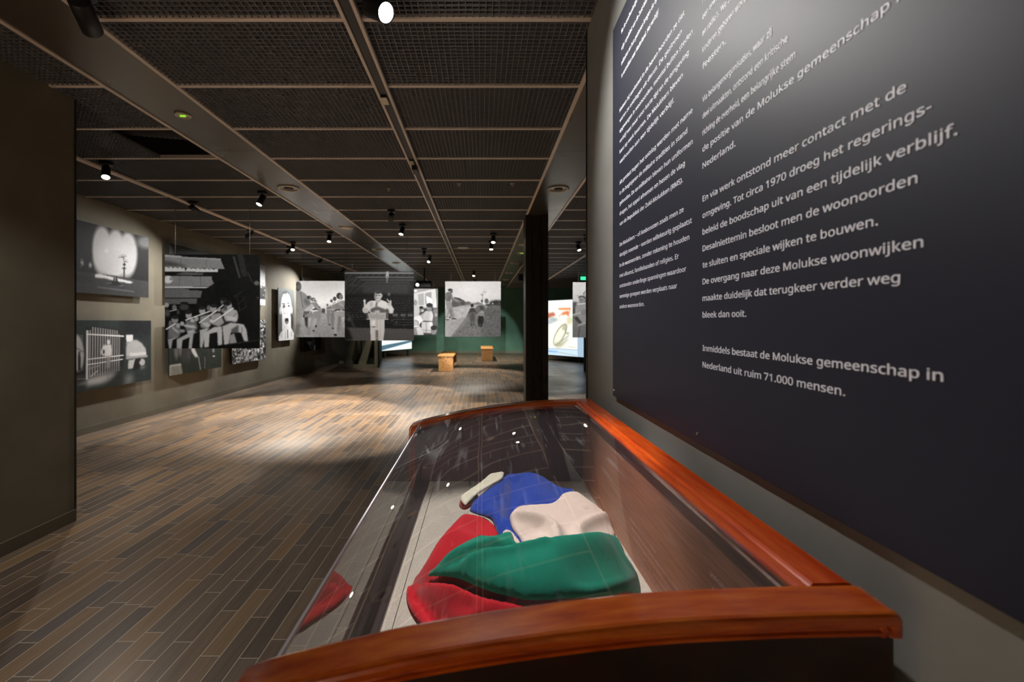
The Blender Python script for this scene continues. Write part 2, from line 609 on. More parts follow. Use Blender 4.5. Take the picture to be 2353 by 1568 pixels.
PRZ = 1.66
spotlight(-1.86, 2.13, (-3.5, 6.0, PRZ), 'large dark spotlight at the top left corner, nearest on the left', False, 430, 34, PICT, R=0.045, L=0.17)
spotlight(-3.63, 4.42, (-2.5, 2.9, 0.0), 'lit spotlight beside the left track, just past the near partition', True, 60, 60)
spotlight(-3.70, 5.87, (-3.48, 10.1, PRZ), 'dark spotlight on the left track above the flute players print', False, 500, 26, PICT)
spotlight(-2.60, 5.42, (-3.3, 4.0, 0.0), 'lit spotlight left of the steel channel, above its round vent', True, 110, 54)
spotlight(-3.84, 7.60, (-4.85, 5.9, 1.5), 'dark spotlight on the left track, second along behind the flute players print', False, 200, 78, PICT, blend=0.85)
spotlight(-3.62, 8.78, (-3.2, 7.3, 0.0), 'lit spotlight on the left track, front one of the touching pair', True, 640, 62)
spotlight(-3.93, 9.35, (-4.85, 7.7, 1.4), 'dark spotlight on the left track, rear one of the touching pair', False, 270, 66, PICT, blend=0.85)
spotlight(-3.84, 10.9, (-4.85, 9.4, 1.45), 'dark spotlight on the left track, second from its far end', False, 290, 60, PICT, blend=0.85)
spotlight(-3.87, 12.85, (-4.85, 11.4, 1.75), 'small dark spotlight farthest along the left track beside the conductor print', False, 520, 66, PICT, blend=0.85)
spotlight(-2.61, 7.85, (-2.5, 6.8, 0.0), 'lit spotlight hanging straight down between left track and steel channel', True, 600, 58)
spotlight(-1.24, 6.30, (-1.83, 8.2, PRZ), 'dark spotlight right of the steel channel aimed at the conductor print', False, 175, 52, PICT)
spotlight(-1.25, 7.22, (-1.7, 6.0, 0.0), 'lit spotlight right of the steel channel, brightest in mid-room', True, 420, 46)
spotlight(-1.20, 9.60, (-1.5, 12.4, 1.2), 'dark spotlight above the conductor print, front one of two', False, 400, 50, PICT)
spotlight(-1.20, 10.6, (-2.0, 8.5, 0.0), 'lit small spotlight just behind the dark one above the children print', True, 620, 62)
spotlight(0.21, 7.96, (0.05, 6.6, 0.0), 'lit spotlight above the street print, upper one of two in line', True, 260, 54)
spotlight(0.19, 8.68, (0.1, 7.8, 0.0), 'lit spotlight above the street print, lower one of two in line', True, 180, 60, NEUT)
spotlight(-0.22, 13.7, (-0.5, 12.2, 0.0), 'lit spotlight seen just above the top edge of the street print', True, 430, 70)
spotlight(-0.23, 16.6, (-0.3, 17.4, 0.0), 'tiny farthest spotlight peeping over the street print', True, 320, 110)
spotlight(1.87, 8.82, (2.3, 7.4, 0.0), 'lit spotlight right of the steel column', True, 150, 60)
spotlight(1.86, 8.10, (2.66, 10.2, PRZ), 'dark spotlight half hidden by the end of the near right wall', False, 190, 50, PICT)
spotlight(-0.50, 2.13, (0.54, 1.30, 1.95), 'glaring spotlight at the top of the picture beside the middle track', True, 120, 89, NEUT, M['lens_big'], 0.9, R=0.045, L=0.15)
# unseen lamps: showcase and street-print ones inferred, the rest added as fill
spotlight(-0.45, 1.72, (0.06, 1.42, 0.75), 'spotlight overhead, aimed down into the glass showcase', True, 190, 34, NEUT, blend=0.5)
spotlight(-0.10, 1.80, (-0.18, 10.2, PRZ), 'spotlight overhead, aimed at the street print far ahead', True, 2300, 13.6, PICT, blend=0.2)
spotlight(-1.86, 0.60, (-2.3, 1.8, 0.0), 'added fill spotlight overhead on the left, aimed down at the open floor', True, 85, 100, NEUT)  # added to brighten the near floor
spotlight(-2.10, -1.5, (-2.1, -1.6, 0.0), 'added fill spotlight behind the viewer on the left, aimed straight down', True, 2300, 50, NEUT)  # this and the next: added so the floor behind bounces light onto the ceiling
spotlight(-2.25, -0.7, (-2.2, -0.8, 0.0), 'added fill spotlight behind the viewer beside the partition, aimed straight down', True, 2300, 50, NEUT)
spotlight(2.70, 3.4, (2.7, 3.4, 0.0), 'added fill spotlight over the hidden floor behind the text wall, aimed straight down', True, 700, 70, NEUT)  # this and the next: added to lift the ceiling by bounce from unseen floor
spotlight(2.70, 6.2, (2.7, 6.2, 0.0), 'added fill spotlight over the hidden floor behind the steel column, aimed straight down', True, 500, 56, NEUT)


# ------------------------------------------------------------------ round things set in the ceiling
def downlight(x, y, label, r=0.125, kind='vent'):
    t = empty('recessed_downlight', (x, y, CEIL), 0, label, 'downlight', 'round fittings in the steel channels')
    MB().lathe((0, 0, 0.0), (0, 0, -1), [(r, 0.0), (r, 0.006), (r * 0.93, 0.012), (r * 0.74, 0.010), (r * 0.72, 0.0)], 40).build('ring', M['ring'], t)
    if kind == 'vent':
        di = MB().lathe((0, 0, 0), (0, 0, -1), [(r * 0.72, 0.001), (r * 0.5, -0.0005), (0, -0.0005)], 32).build('inner_dish', M['chrome'], t)
        MB().lathe((0, 0, 0), (0, 0, -1), [(r * 0.42, 0.0), (r * 0.4, 0.008), (r * 0.2, 0.012), (0, 0.012)], 28).build('baffle', M['black'], di)
    elif kind == 'led':
        cv = MB().lathe((0, 0, 0), (0, 0, -1), [(r * 0.72, 0.004), (0, 0.007)], 32).build('cover', M['white'], t)
        MB().box(-r * 0.35, -r * 0.1, -0.0135, r * 0.35, r * 0.15, -0.0075).build('indicator', M['green_led'], cv)
    else:
        MB().lathe((0, 0, 0), (0, 0, -1), [(r * 0.72, 0.006), (r * 0.4, 0.009), (0, 0.010)], 32).build('cover', M['white'], t)
    return t

downlight(-2.228, 3.41, 'small round ceiling fitting with a green light in the left steel channel', 0.055, 'led')
downlight(-2.226, 5.28, 'round open vent with a pale ring in the left steel channel')
downlight(-2.226, 7.50, 'plain white disc in the left steel channel', 0.115, 'plain')
downlight(-2.20, 9.72, 'round vent in the bluish lit stretch of the left steel channel')
downlight(-2.22, 11.9, 'farthest small disc in the left steel channel, above the conductor print', 0.115)
downlight(0.895, 5.31, 'round open vent with a pale ring right of the steel column top')
downlight(0.84, 9.14, 'pale disc in the right steel channel, nearest beyond the column', 0.1, 'plain')
downlight(0.915, 10.2, 'round fitting with a green light in the right steel channel', 0.12, 'led')
downlight(0.88, 12.05, 'second ring in the right steel channel beyond the green lit one', 0.12)
downlight(0.87, 14.3, 'third ring in the right steel channel beyond the green lit one', 0.12)
downlight(0.88, 16.6, 'fourth ring in the right steel channel beyond the green lit one', 0.12)
downlight(0.885, 18.7, 'farthest ring in the right steel channel near the back wall', 0.12)
s = tag(MB().lathe((0, 0, 0), (0, 0, -1), [(0.0, 0.0), (0.115, 0.0), (0.118, 0.006), (0.1, 0.016), (0.0, 0.022)], 40).build('ceiling_speaker', M['white']),
        'flat white disc on the grid ceiling above the street print', 'speaker')
s.location = (-0.378, 9.46, CEIL - 0.004)
for (px, py, lab) in ((832, 506, 'tiny pale sprinkler head between the steel channel and two spotlights'),
                      (893, 433, 'tiny pale sprinkler head on the grid left of the middle track'),
                      (1177, 421, 'tiny pale detector on the grid right of the middle track'),
                      (1055, 421, 'tiny dark sprinkler head just right of the middle track'),
                      (1088, 571, 'tiny pale head standing in for a reflection right of the flat white ceiling disc')):  # this last head is a reflection on the ceiling built as a solid
    Y = F * (CEIL - EYE) / (CY - py)
    t = empty('sprinkler_head', ((px - CX) * Y / F, Y, CEIL), 0, lab, 'sprinkler', 'small heads on the ceiling')
    MB().lathe((0, 0, -0.004), (0, 0, -1), [(0, 0), (0.026, 0), (0.02, 0.008), (0.006, 0.012)], 18).build('rosette', M['ring'], t)
    MB().lathe((0, 0, -0.015), (0, 0, -1), [(0.006, 0), (0.006, 0.016), (0.014, 0.018), (0, 0.02)], 14).build('nozzle', M['ring'], t)

t = empty('exit_light', at(1342, 640, 15.2), 0, 'small green glowing exit light near the ceiling at far right', 'exit light')
MB().box(-0.14, -0.02, -0.07, 0.14, 0.02, 0.07).build('housing', M['black'], t)
MB().box(-0.12, -0.024, -0.055, 0.12, -0.0205, 0.055).build('lit_face', M['exit_green'], t)
MB().tube((0, 0, 0.07), (0, 0, CEIL - t.location.z), 0.012, n=10).build('hanger', M['black'], t)


def projector(x, y, z, lx, label, glow):
    t = empty('projector', (x, y, z), 0, label, 'projector', 'projectors hung under the ceiling')
    MB().box(-0.22, -0.2, -0.10, 0.22, 0.2, 0.10).build('housing', M['black'], t, bevel=0.03)
    lb = MB().lathe((lx, -0.2, -0.02), (0, -1, 0), [(0.05, -0.01), (0.05, 0.03), (0.042, 0.03), (0.04, 0.012)], 24).build('lens_barrel', M['black'], t)
    MB().lathe((lx, -0.2, -0.02), (0, -1, 0), [(0.041, 0.012), (0.0, 0.02)], 24).build('lens', M['lens'] if glow else M['lens_off'], lb)
    MB().tube((0, 0, 0.10), (0, 0, CEIL - z), 0.02, n=12).build('ceiling_pole', M['black'], t)
    return t
projector(-1.62, 13.0, 2.45, -0.17, 'black projector with a glowing lens under the ceiling above the children print', True)
projector(1.27, 13.0, 2.64, 0.1, 'black projector under the ceiling half behind the steel column', False)

# ------------------------------------------------------------------ steel column
t = empty('steel_column', (0.80, 6.73, 0), 0, 'black rolled steel H column standing in mid-room behind the showcase', 'column')
MB().box(-0.163, -0.17, 0, -0.075, 0.17, CEIL).build('flange', M['pillar'], t, bevel=0.004)
MB().box(0.075, -0.17, 0, 0.163, 0.17, CEIL).build('flange', M['pillar'], t, bevel=0.004)
MB().box(-0.075, -0.12, 0, 0.075, 0.12, CEIL).build('web', M['pillar'], t)


# ------------------------------------------------------------------ pictures drawn on a pixel grid
class Canvas:
    def __init__(self, w, h, corners, bg):
        """corners: TL, TR, BR, BL of the picture, in the units the shapes are given in"""
        self.w, self.h = w, h
        self.a = np.ones((h, w, 3)) * np.array(bg if np.ndim(bg) else (bg,) * 3, float)
        A, b = [], []
        for (x, y), (u, v) in zip(corners, ((0, 0), (1, 0), (1, 1), (0, 1))):
            A.append([x, y, 1, 0, 0, 0, -u * x, -u * y]); b.append(u)
            A.append([0, 0, 0, x, y, 1, -v * x, -v * y]); b.append(v)
        self.H = np.append(np.linalg.solve(np.array(A), np.array(b)), 1).reshape(3, 3)
        Hi = np.linalg.inv(self.H)
        U, V = np.meshgrid((np.arange(w) + .5) / w, (np.arange(h) + .5) / h)
        q = np.stack([U, V, np.ones_like(U)], -1) @ Hi.T
        self.X, self.Y = q[..., 0] / q[..., 2], q[..., 1] / q[..., 2]   # grid points in shape units
        self.px = math.sqrt(abs(self.X[0, -1] - self.X[0, 0]) * abs(self.Y[-1, 0] - self.Y[0, 0]) / (w * h))

    def _blend(self, m, v):
        v = np.array(v if np.ndim(v) else (v,) * 3, float)
        m = np.clip(m, 0, 1)[..., None]
        self.a = self.a * (1 - m) + v * m

    @staticmethod
    def _blur(m, s):
        r = int(max(1, round(s)))
        k = np.exp(-0.5 * (np.arange(-2 * r, 2 * r + 1) / max(s, .3)) ** 2)
        k /= k.sum()
        m = np.pad(m, 2 * r, mode='edge')
        m = np.apply_along_axis(lambda a: np.convolve(a, k, 'valid'), 0, m)
        return np.apply_along_axis(lambda a: np.convolve(a, k, 'valid'), 1, m)

    def poly(self, pts, v, blur=0.55, op=1.0):
        x, y = self.X, self.Y
        ins = np.zeros(x.shape, bool)
        n = len(pts)
        for i in range(n):
            (x0, y0), (x1, y1) = pts[i], pts[(i + 1) % n]
            if y0 == y1: continue
            c = (y0 > y) != (y1 > y)
            ins ^= c & (x < (x1 - x0) * (y - y0) / (y1 - y0) + x0)
        self._blend(self._blur(ins.astype(float), blur) * op, v)

    def ell(self, cx, cy, rx, ry, v, soft=None, rot=0.0, op=1.0):
        c, s = math.cos(rot), math.sin(rot)
        dx, dy = self.X - cx, self.Y - cy
        r = np.sqrt(((dx * c + dy * s) / rx) ** 2 + ((-dx * s + dy * c) / ry) ** 2)
        w = (soft if soft else self.px * 1.2) / min(rx, ry)
        self._blend(np.clip((1 - r) / w + 0.5, 0, 1) * op, v)

    def line(self, x0, y0, x1, y1, wd, v, op=1.0):
        dx, dy = x1 - x0, y1 - y0
        t = np.clip(((self.X - x0) * dx + (self.Y - y0) * dy) / (dx * dx + dy * dy), 0, 1)
        d = np.hypot(self.X - x0 - t * dx, self.Y - y0 - t * dy)
        self._blend(np.clip((wd / 2 - d) / self.px + 0.5, 0, 1) * op, v)

    def grain(self, amp, box=None, step=3):
        n = rng.normal(0, 1, (self.h // step + 2, self.w // step + 2))
        n = np.kron(n, np.ones((step, step)))[:self.h, :self.w]
        n = self._blur(n, step * 0.5) * amp
        if box is not None:
            x0, y0, x1, y1 = box
            n = n * ((self.X > x0) & (self.X < x1) & (self.Y > y0) & (self.Y < y1))
        self.a = self.a + n[..., None]

    def mesh(self, name, m, W, H, parent, gain=1.0, tint=(1, 1, 1)):
        """front face in the local x-z plane, looking towards -y, centred"""
        w, h = self.w, self.h
        a = np.clip(self.a, 4, 250) / 255.0
        a = np.where(a <= 0.04045, a / 12.92, ((a + 0.055) / 1.055) ** 2.4) * gain * np.array(tint)
        # colours sit on the points of a (w+1)x(h+1) grid
        p = np.pad(a, ((0, 1), (0, 1), (0, 0)), mode='edge')
        gx = np.linspace(-W / 2, W / 2, w + 1)
        gz = np.linspace(H / 2, -H / 2, h + 1)
        GX, GZ = np.meshgrid(gx, gz)
        co = np.stack([GX, np.zeros_like(GX), GZ], -1).reshape(-1, 3)
        i = np.arange(h)[:, None] * (w + 1) + np.arange(w)[None, :]
        q = np.stack([i, i + w + 1, i + w + 2, i + 1], -1).reshape(-1, 4)
        me = bpy.data.meshes.new(name)
        me.vertices.add(len(co)); me.vertices.foreach_set('co', co.ravel())
        me.loops.add(q.size); me.loops.foreach_set('vertex_index', q.ravel().astype(np.int32))
        me.polygons.add(len(q)); me.polygons.foreach_set('loop_start', np.arange(0, q.size, 4, dtype=np.int32))
        me.update(calc_edges=True)
        at_ = me.color_attributes.new('picture', 'FLOAT_COLOR', 'POINT')
        at_.data.foreach_set('color', np.concatenate([p.reshape(-1, 3), np.ones((len(co), 1))], 1).ravel().astype(np.float32))
        return link(name, me, m, parent)


def draw_flutes():
    c = Canvas(220, 216, ((42, 55), (1195, 52), (1195, 1182), (42, 1182)), 22)
    P, E, L = c.poly, c.ell, c.line
    P([(42, 90), (250, 92), (725, 118), (775, 232), (42, 205)], 138)
    P([(42, 58), (250, 75), (250, 97), (42, 92)], 172)
    P([(250, 85), (725, 105), (728, 122), (250, 100)], 165)
    P([(42, 130), (150, 150), (330, 205), (42, 200)], 80, 3)
    L(240, 100, 235, 180, 6, 95); L(552, 115, 552, 215, 6, 95)
    P([(42, 205), (690, 232), (690, 268), (42, 262)], 214)
    for x in range(80, 660, 55): L(x, 208 + x * .04, x + 18, 214 + x * .04, 8, 70)
    P([(280, 215), (312, 222), (298, 262)], 40)
    P([(42, 266), (650, 280), (625, 320), (42, 310)], 26)
    P([(165, 300), (270, 268), (520, 280), (500, 304), (300, 304)], 92)
    P([(42, 312), (620, 322), (615, 350), (645, 405), (590, 440), (42, 440)], 134)
    L(225, 320, 215, 435, 6, 95); L(480, 325, 480, 435, 6, 95)
    P([(42, 440), (590, 445), (540, 462), (42, 462)], 205)
    E(85, 360, 55, 45, 225, 14); E(120, 350, 20, 20, 150, 10)
    P([(42, 466), (330, 470), (350, 486), (500, 492), (480, 575), (42, 578)], 108)
    P([(42, 585), (440, 585), (428, 650), (42, 655)], 98)
    P([(42, 655), (430, 652), (420, 700), (42, 700)], 18)
    E(280, 640, 50, 14, 25); E(280, 690, 55, 35, 70, 20); E(65, 665, 30, 28, 170, 12)
    P([(700, 300), (900, 500), (1195, 900), (1195, 1090), (900, 1000), (900, 700), (640, 600)], 17, 8)
    L(885, 90, 955, 325, 26, 62); L(965, 80, 1015, 290, 70, 44); L(1060, 280, 1110, 385, 16, 50)
    E(1165, 400, 32, 26, 105, 16); E(1180, 575, 18, 14, 60, 12)
    L(890, 560, 985, 505, 14, 44); L(920, 560, 960, 730, 12, 38); L(1005, 560, 1040, 690, 10, 36); L(930, 655, 1010, 595, 12, 42); L(950, 740, 1040, 680, 10, 40)
    # back row
    E(160, 695, 28, 34, 120, 16); L(60, 750, 190, 718, 9, 190); E(75, 760, 30, 45, 80, 20); E(205, 750, 18, 26, 70, 10)
    E(580, 700, 26, 34, 110, 14); E(760, 622, 36, 42, 105, 14); E(765, 595, 36, 22, 30, 10)
    L(690, 715, 760, 660, 14, 205); E(705, 722, 22, 20, 165, 8); E(765, 730, 35, 30, 120, 12)
    # players from left to right
    E(165, 842, 42, 46, 150, 14); E(170, 812, 42, 22, 40, 10)
    P([(90, 900), (140, 880), (225, 885), (240, 1000), (205, 1060), (80, 1065)], 122, 1.5)
    P([(140, 920), (215, 985), (200, 1000), (135, 950)], 185, 1)
    L(62, 955, 170, 888, 14, 230); E(205, 910, 24, 28, 175, 8); E(110, 880, 18, 30, 120, 8)
    P([(80, 1075), (215, 1040), (140, 1085), (122, 1185), (95, 1185)], 172, 1)
    E(335, 788, 37, 45, 172, 14); E(330, 752, 36, 24, 40, 10)
    P([(300, 850), (420, 830), (445, 940), (400, 1000), (320, 1010), (290, 930)], 118, 1.5)
    P([(270, 900), (400, 905), (430, 940), (380, 945), (270, 920)], 195, 1)
    E(255, 888, 26, 26, 180, 8); E(255, 975, 36, 20, 150, 8); E(380, 850, 26, 22, 190, 8)
    P([(320, 975), (400, 955), (410, 990), (325, 1020)], 185, 1)
    P([(190, 1075), (310, 1015), (460, 978), (395, 1010), (372, 1182), (330, 1182), (340, 1060), (262, 1090), (250, 1185), (188, 1185)], 182, 1)
    P([(262, 1090), (345, 1050), (330, 1180), (252, 1184)], 20, 1)
    E(500, 735, 37, 44, 172, 14); E(498, 702, 36, 20, 40, 10)
    P([(470, 800), (590, 775), (610, 900), (560, 950), (480, 935)], 150, 1.5)
    P([(480, 880), (560, 870), (600, 910), (560, 935)], 200, 1); E(430, 830, 26, 30, 170, 8)
    P([(468, 965), (590, 930), (545, 1000), (500, 1178), (474, 1178)], 186, 1)
    E(635, 708, 40, 48, 165, 14); E(640, 672, 42, 24, 38, 10)
    P([(600, 775), (720, 757), (772, 880), (700, 925), (610, 890)], 165, 1.5)
    P([(590, 830), (650, 850), (640, 880), (590, 870)], 215, 1)
    P([(520, 1000), (640, 930), (740, 918), (745, 1140), (690, 1150), (682, 990), (592, 1012), (580, 1168), (524, 1172)], 196, 1)
    P([(592, 1015), (680, 990), (685, 1100), (590, 1140)], 25, 1)
    E(820, 680, 44, 56, 168, 14); E(800, 645, 48, 28, 26, 10); E(785, 700, 20, 40, 90, 10)
    P([(770, 735), (860, 705), (925, 730), (942, 800), (925, 865), (792, 872), (758, 800)], 178, 1)
    P([(790, 800), (900, 800), (930, 830), (900, 850), (810, 845)], 205, 1)
    L(880, 805, 915, 760, 8, 90); P([(790, 855), (870, 860), (860, 885), (790, 885)], 45, 1)
    P([(745, 920), (850, 875), (945, 885), (1005, 895), (1042, 960), (1060, 1098), (1012, 1098), (975, 1000), (900, 985), (850, 990), (822, 1135), (768, 1142)], 188, 1)
    P([(850, 960), (940, 900), (945, 1000), (865, 1000)], 92, 1.5)
    P([(835, 1030), (890, 1002), (922, 1115), (832, 1130)], 152, 1)
    P([(900, 1000), (965, 1000), (1000, 1100), (930, 1110)], 18, 1)
    L(985, 930, 985, 1000, 10, 120)
    L(300, 845, 595, 738, 13, 238); L(465, 875, 680, 728, 13, 238); L(650, 855, 878, 700, 13, 242)
    P([(560, 1182), (800, 1138), (1195, 1088), (1195, 1182)], 11)
    L(830, 1135, 1195, 1085, 5, 70)
    c.grain(4)
    return c


def draw_conductor():
    c = Canvas(190, 190, ((65, 75), (1497, 72), (1500, 1510), (70, 1512)), 40)
    P, E, L = c.poly, c.ell, c.line
    P([(450, 330), (1400, 330), (1400, 560), (450, 560)], 56, 4)
    L(70, 112, 1497, 112, 30, 112); L(320, 200, 1497, 200, 20, 92); L(420, 256, 1497, 256, 16, 80); L(520, 300, 1400, 300, 12, 70); L(520, 330, 1300, 330, 8, 62)
    L(955, 75, 950, 200, 60, 150); L(950, 200, 945, 300, 36, 100)
    L(70, 100, 1497, 86, 8, 90)
    for x0, y0, x1, y1 in ((80, 480, 340, 180), (150, 520, 420, 235), (240, 540, 520, 290), (80, 330, 320, 185), (200, 150, 70, 330), (80, 350, 450, 390), (330, 190, 210, 400), (1497, 480, 1380, 320)):
        L(x0, y0, x1, y1, 13, 62)
    for k in range(9): L(380 + k * 125, 195, 430 + k * 125, 130, 10, 75)
    P([(70, 560), (450, 540), (1400, 560), (1497, 600), (1497, 1270), (70, 1250)], 27, 3)
    for r in range(10):
        y = 640 + r * 48
        for k in range(24):
            x = 90 + k * 62 + (r % 2) * 25
            E(x, y, 16 + r, 9, 46 + 22 * rng.random(), 8)
    for k in range(60): E(80 + rng.random() * 1400, 830 + rng.random() * 380, 16, 12, 20 + 60 * rng.random(), 10)
    for x in (1065, 1225, 1375): P([(x, 958), (x + 112, 958), (x + 105, 1008), (x, 1008)], 92, 1)
    for y in (1075, 1130, 1182): L(1080, y, 1497, y + 6, 9, 72)
    P([(960, 530), (1010, 530), (1010, 580), (960, 580)], 120, 2)
    P([(70, 1245), (1497, 1275), (1500, 1512), (70, 1512)], 78)
    P([(150, 900), (300, 1240), (240, 1240), (110, 960)], 55, 2); E(160, 1070, 40, 40, 70, 20)
    P([(70, 1200), (160, 1290), (245, 1500), (70, 1512)], 26, 3)
    P([(598, 1080), (896, 1080), (898, 1300), (872, 1510), (615, 1510), (600, 1250)], 204)
    P([(715, 1300), (765, 1300), (760, 1510), (720, 1510)], 70, 1.5); P([(640, 1100), (700, 1090), (690, 1220), (640, 1230)], 235, 2)
    L(640, 1230, 700, 1230, 18, 60); L(815, 1100, 800, 1500, 8, 165)
    P([(540, 725), (620, 688), (720, 682), (825, 668), (930, 708), (1005, 800), (965, 942), (760, 965), (600, 942), (558, 850)], 222)
    P([(600, 860), (690, 820), (760, 810), (930, 868), (945, 940), (800, 942), (610, 930)], 95, 1.5)
    P([(680, 900), (790, 880), (800, 945), (690, 945)], 195, 1.5)
    P([(712, 718), (752, 718), (745, 820), (710, 815)], 110, 1)
    P([(440, 850), (480, 800), (560, 720), (610, 690), (600, 830), (560, 935), (480, 945)], 212, 1); E(500, 890, 60, 55, 190, 14)
    P([(590, 740), (640, 700), (660, 780), (600, 840)], 180, 2)
    P([(940, 800), (1040, 780), (1092, 860), (1070, 950), (990, 950), (900, 880)], 214, 1); P([(900, 870), (970, 850), (1000, 940), (940, 940)], 80, 1.5)
    P([(468, 668), (500, 668), (512, 800), (470, 812)], 202, .8); E(480, 690, 20, 28, 215)
    P([(1000, 680), (1036, 680), (1036, 790), (992, 800)], 200, .8); P([(935, 655), (960, 650), (1005, 710), (985, 730)], 195, .8); E(975, 755, 32, 26, 190)
    P([(712, 650), (805, 640), (812, 690), (760, 720), (715, 690)], 150, 1)
    E(762, 585, 73, 104, 195, 10); E(755, 505, 75, 42, 62, 12); E(708, 600, 24, 80, 140, 16); E(838, 580, 16, 32, 170, 8)
    L(700, 572, 815, 570, 9, 110); E(735, 578, 20, 12, 90, 6); E(790, 576, 20, 12, 100, 6); L(735, 640, 785, 638, 9, 120); L(762, 585, 757, 618, 10, 165)
    P([(548, 945), (930, 938), (925, 1066), (572, 1072)], 182)
    for k in range(6): L(590, 965 + k * 15, 725, 985 + k * 14, 4, 130); L(760, 985 + k * 13, 900, 975 + k * 14, 4, 130)
    L(738, 940, 742, 1070, 8, 120)
    P([(518, 950), (548, 950), (562, 1076), (534, 1076)], 95, .8); P([(936, 962), (978, 962), (968, 1076), (930, 1076)], 100, .8)
    L(528, 1072, 968, 1074, 11, 226)
    L(742, 1078, 736, 1500, 11, 150); E(735, 1275, 12, 14, 220); L(700, 1480, 770, 1455, 8, 190)
    c.grain(3)
    return c


def draw_march():
    c = Canvas(160, 160, ((405, 142), (1498, 142), (1498, 1230), (405, 1230)), 214)
    P, E, L = c.poly, c.ell, c.line
    P([(405, 420), (1498, 300), (1498, 800), (405, 800)], 232, 14)
    P([(405, 765), (1498, 765), (1498, 1230), (405, 1230)], 156); P([(405, 1000), (1498, 960), (1498, 1230), (405, 1230)], 138, 12)
    c.grain(7, (405, 770, 1498, 1230))
    P([(905, 680), (975, 680), (982, 766), (905, 766)], 72, 1); P([(840, 690), (905, 690), (905, 720), (840, 720)], 130)
    # left file
    P([(490, 330), (600, 400), (700, 545), (720, 690), (600, 760), (535, 740), (515, 520)], 142); P([(570, 470), (690, 560), (640, 640), (560, 560)], 108, 2)
    E(660, 465, 42, 36, 62, 8); E(690, 480, 24, 34, 120, 8); E(745, 508, 42, 40, 78, 8); E(755, 515, 28, 32, 150, 6); E(785, 545, 26, 28, 80, 6)
    P([(690, 560), (800, 550), (905, 695), (885, 735), (770, 700), (760, 640)], 134); P([(570, 700), (720, 590), (760, 640), (640, 745), (575, 745)], 178, 1.2)
    L(690, 555, 790, 550, 10, 235); L(740, 700, 800, 690, 30, 60); E(865, 660, 20, 22, 70, 6); L(800, 640, 905, 705, 30, 150)
    P([(575, 850), (640, 790), (720, 720), (745, 850), (705, 1000), (688, 1195), (618, 1190), (640, 1040)], 126); P([(568, 850), (642, 840), (632, 1072), (590, 1000)], 48, 1.4)
    P([(650, 860), (715, 850), (690, 1000), (655, 1060)], 165, 2)
    P([(740, 740), (905, 720), (892, 850), (815, 980), (762, 1112), (720, 1105), (745, 900)], 136); P([(760, 880), (830, 860), (790, 980), (740, 1060)], 172, 2)
    E(750, 1112, 26, 14, 38, 6); E(800, 1025, 18, 24, 40, 6)
    E(395, 640, 150, 345, 140, 10); E(395, 640, 132, 320, 150, 12); L(490, 340, 540, 660, 10, 82)
    P([(405, 990), (500, 960), (470, 1210), (405, 1220)], 108, 3); E(585, 775, 42, 45, 92, 10); E(560, 830, 18, 22, 30, 6); P([(600, 745), (700, 720), (640, 790)], 60, 1.5)
    E(452, 250, 60, 92, 74, 10); E(462, 240, 40, 70, 105, 14); P([(405, 180), (470, 190), (480, 220), (405, 220)], 66, 2)
    # right file
    E(1100, 532, 26, 32, 80, 6); E(1020, 610, 20, 24, 100, 6); P([(1005, 640), (1090, 600), (1110, 700), (1000, 705)], 130); P([(1000, 710), (1090, 705), (1062, 900), (1060, 1002), (1038, 1002), (1010, 880)], 128); E(1062, 992, 20, 14, 45, 5)
    E(1162, 490, 36, 42, 72, 8); P([(1105, 595), (1170, 540), (1215, 690), (1100, 695)], 142); P([(1088, 705), (1205, 700), (1155, 900), (1140, 1072), (1108, 1068), (1080, 900)], 122); E(1126, 1065, 20, 14, 40, 5)
    P([(1158, 595), (1240, 522), (1380, 528), (1498, 560), (1498, 720), (1180, 702)], 136); P([(1240, 560), (1370, 620), (1380, 660), (1260, 630)], 168, 1.5); E(1365, 640, 20, 26, 70, 8)
    E(1252, 435, 58, 62, 56, 8); E(1285, 455, 36, 54, 122, 10); E(1318, 470, 8, 14, 110, 5); L(1290, 445, 1310, 443, 7, 60)
    L(1180, 708, 1498, 712, 26, 66); E(1290, 708, 18, 12, 190, 5)
    P([(1148, 742), (1375, 728), (1498, 730), (1498, 900), (1262, 885), (1236, 1100), (1200, 1190), (1148, 1165), (1166, 900)], 158)
    P([(1235, 820), (1290, 840), (1255, 1090), (1205, 1150)], 112, 2.5)
    P([(1290, 855), (1498, 880), (1498, 1210), (1330, 1030)], 174, 1); L(1310, 870, 1375, 850, 10, 215); L(1310, 1010, 1370, 900, 10, 110); E(1176, 1190, 32, 24, 42, 6)
    L(1030, 640, 1375, 488, 13, 234)
    c.grain(4)
    return c


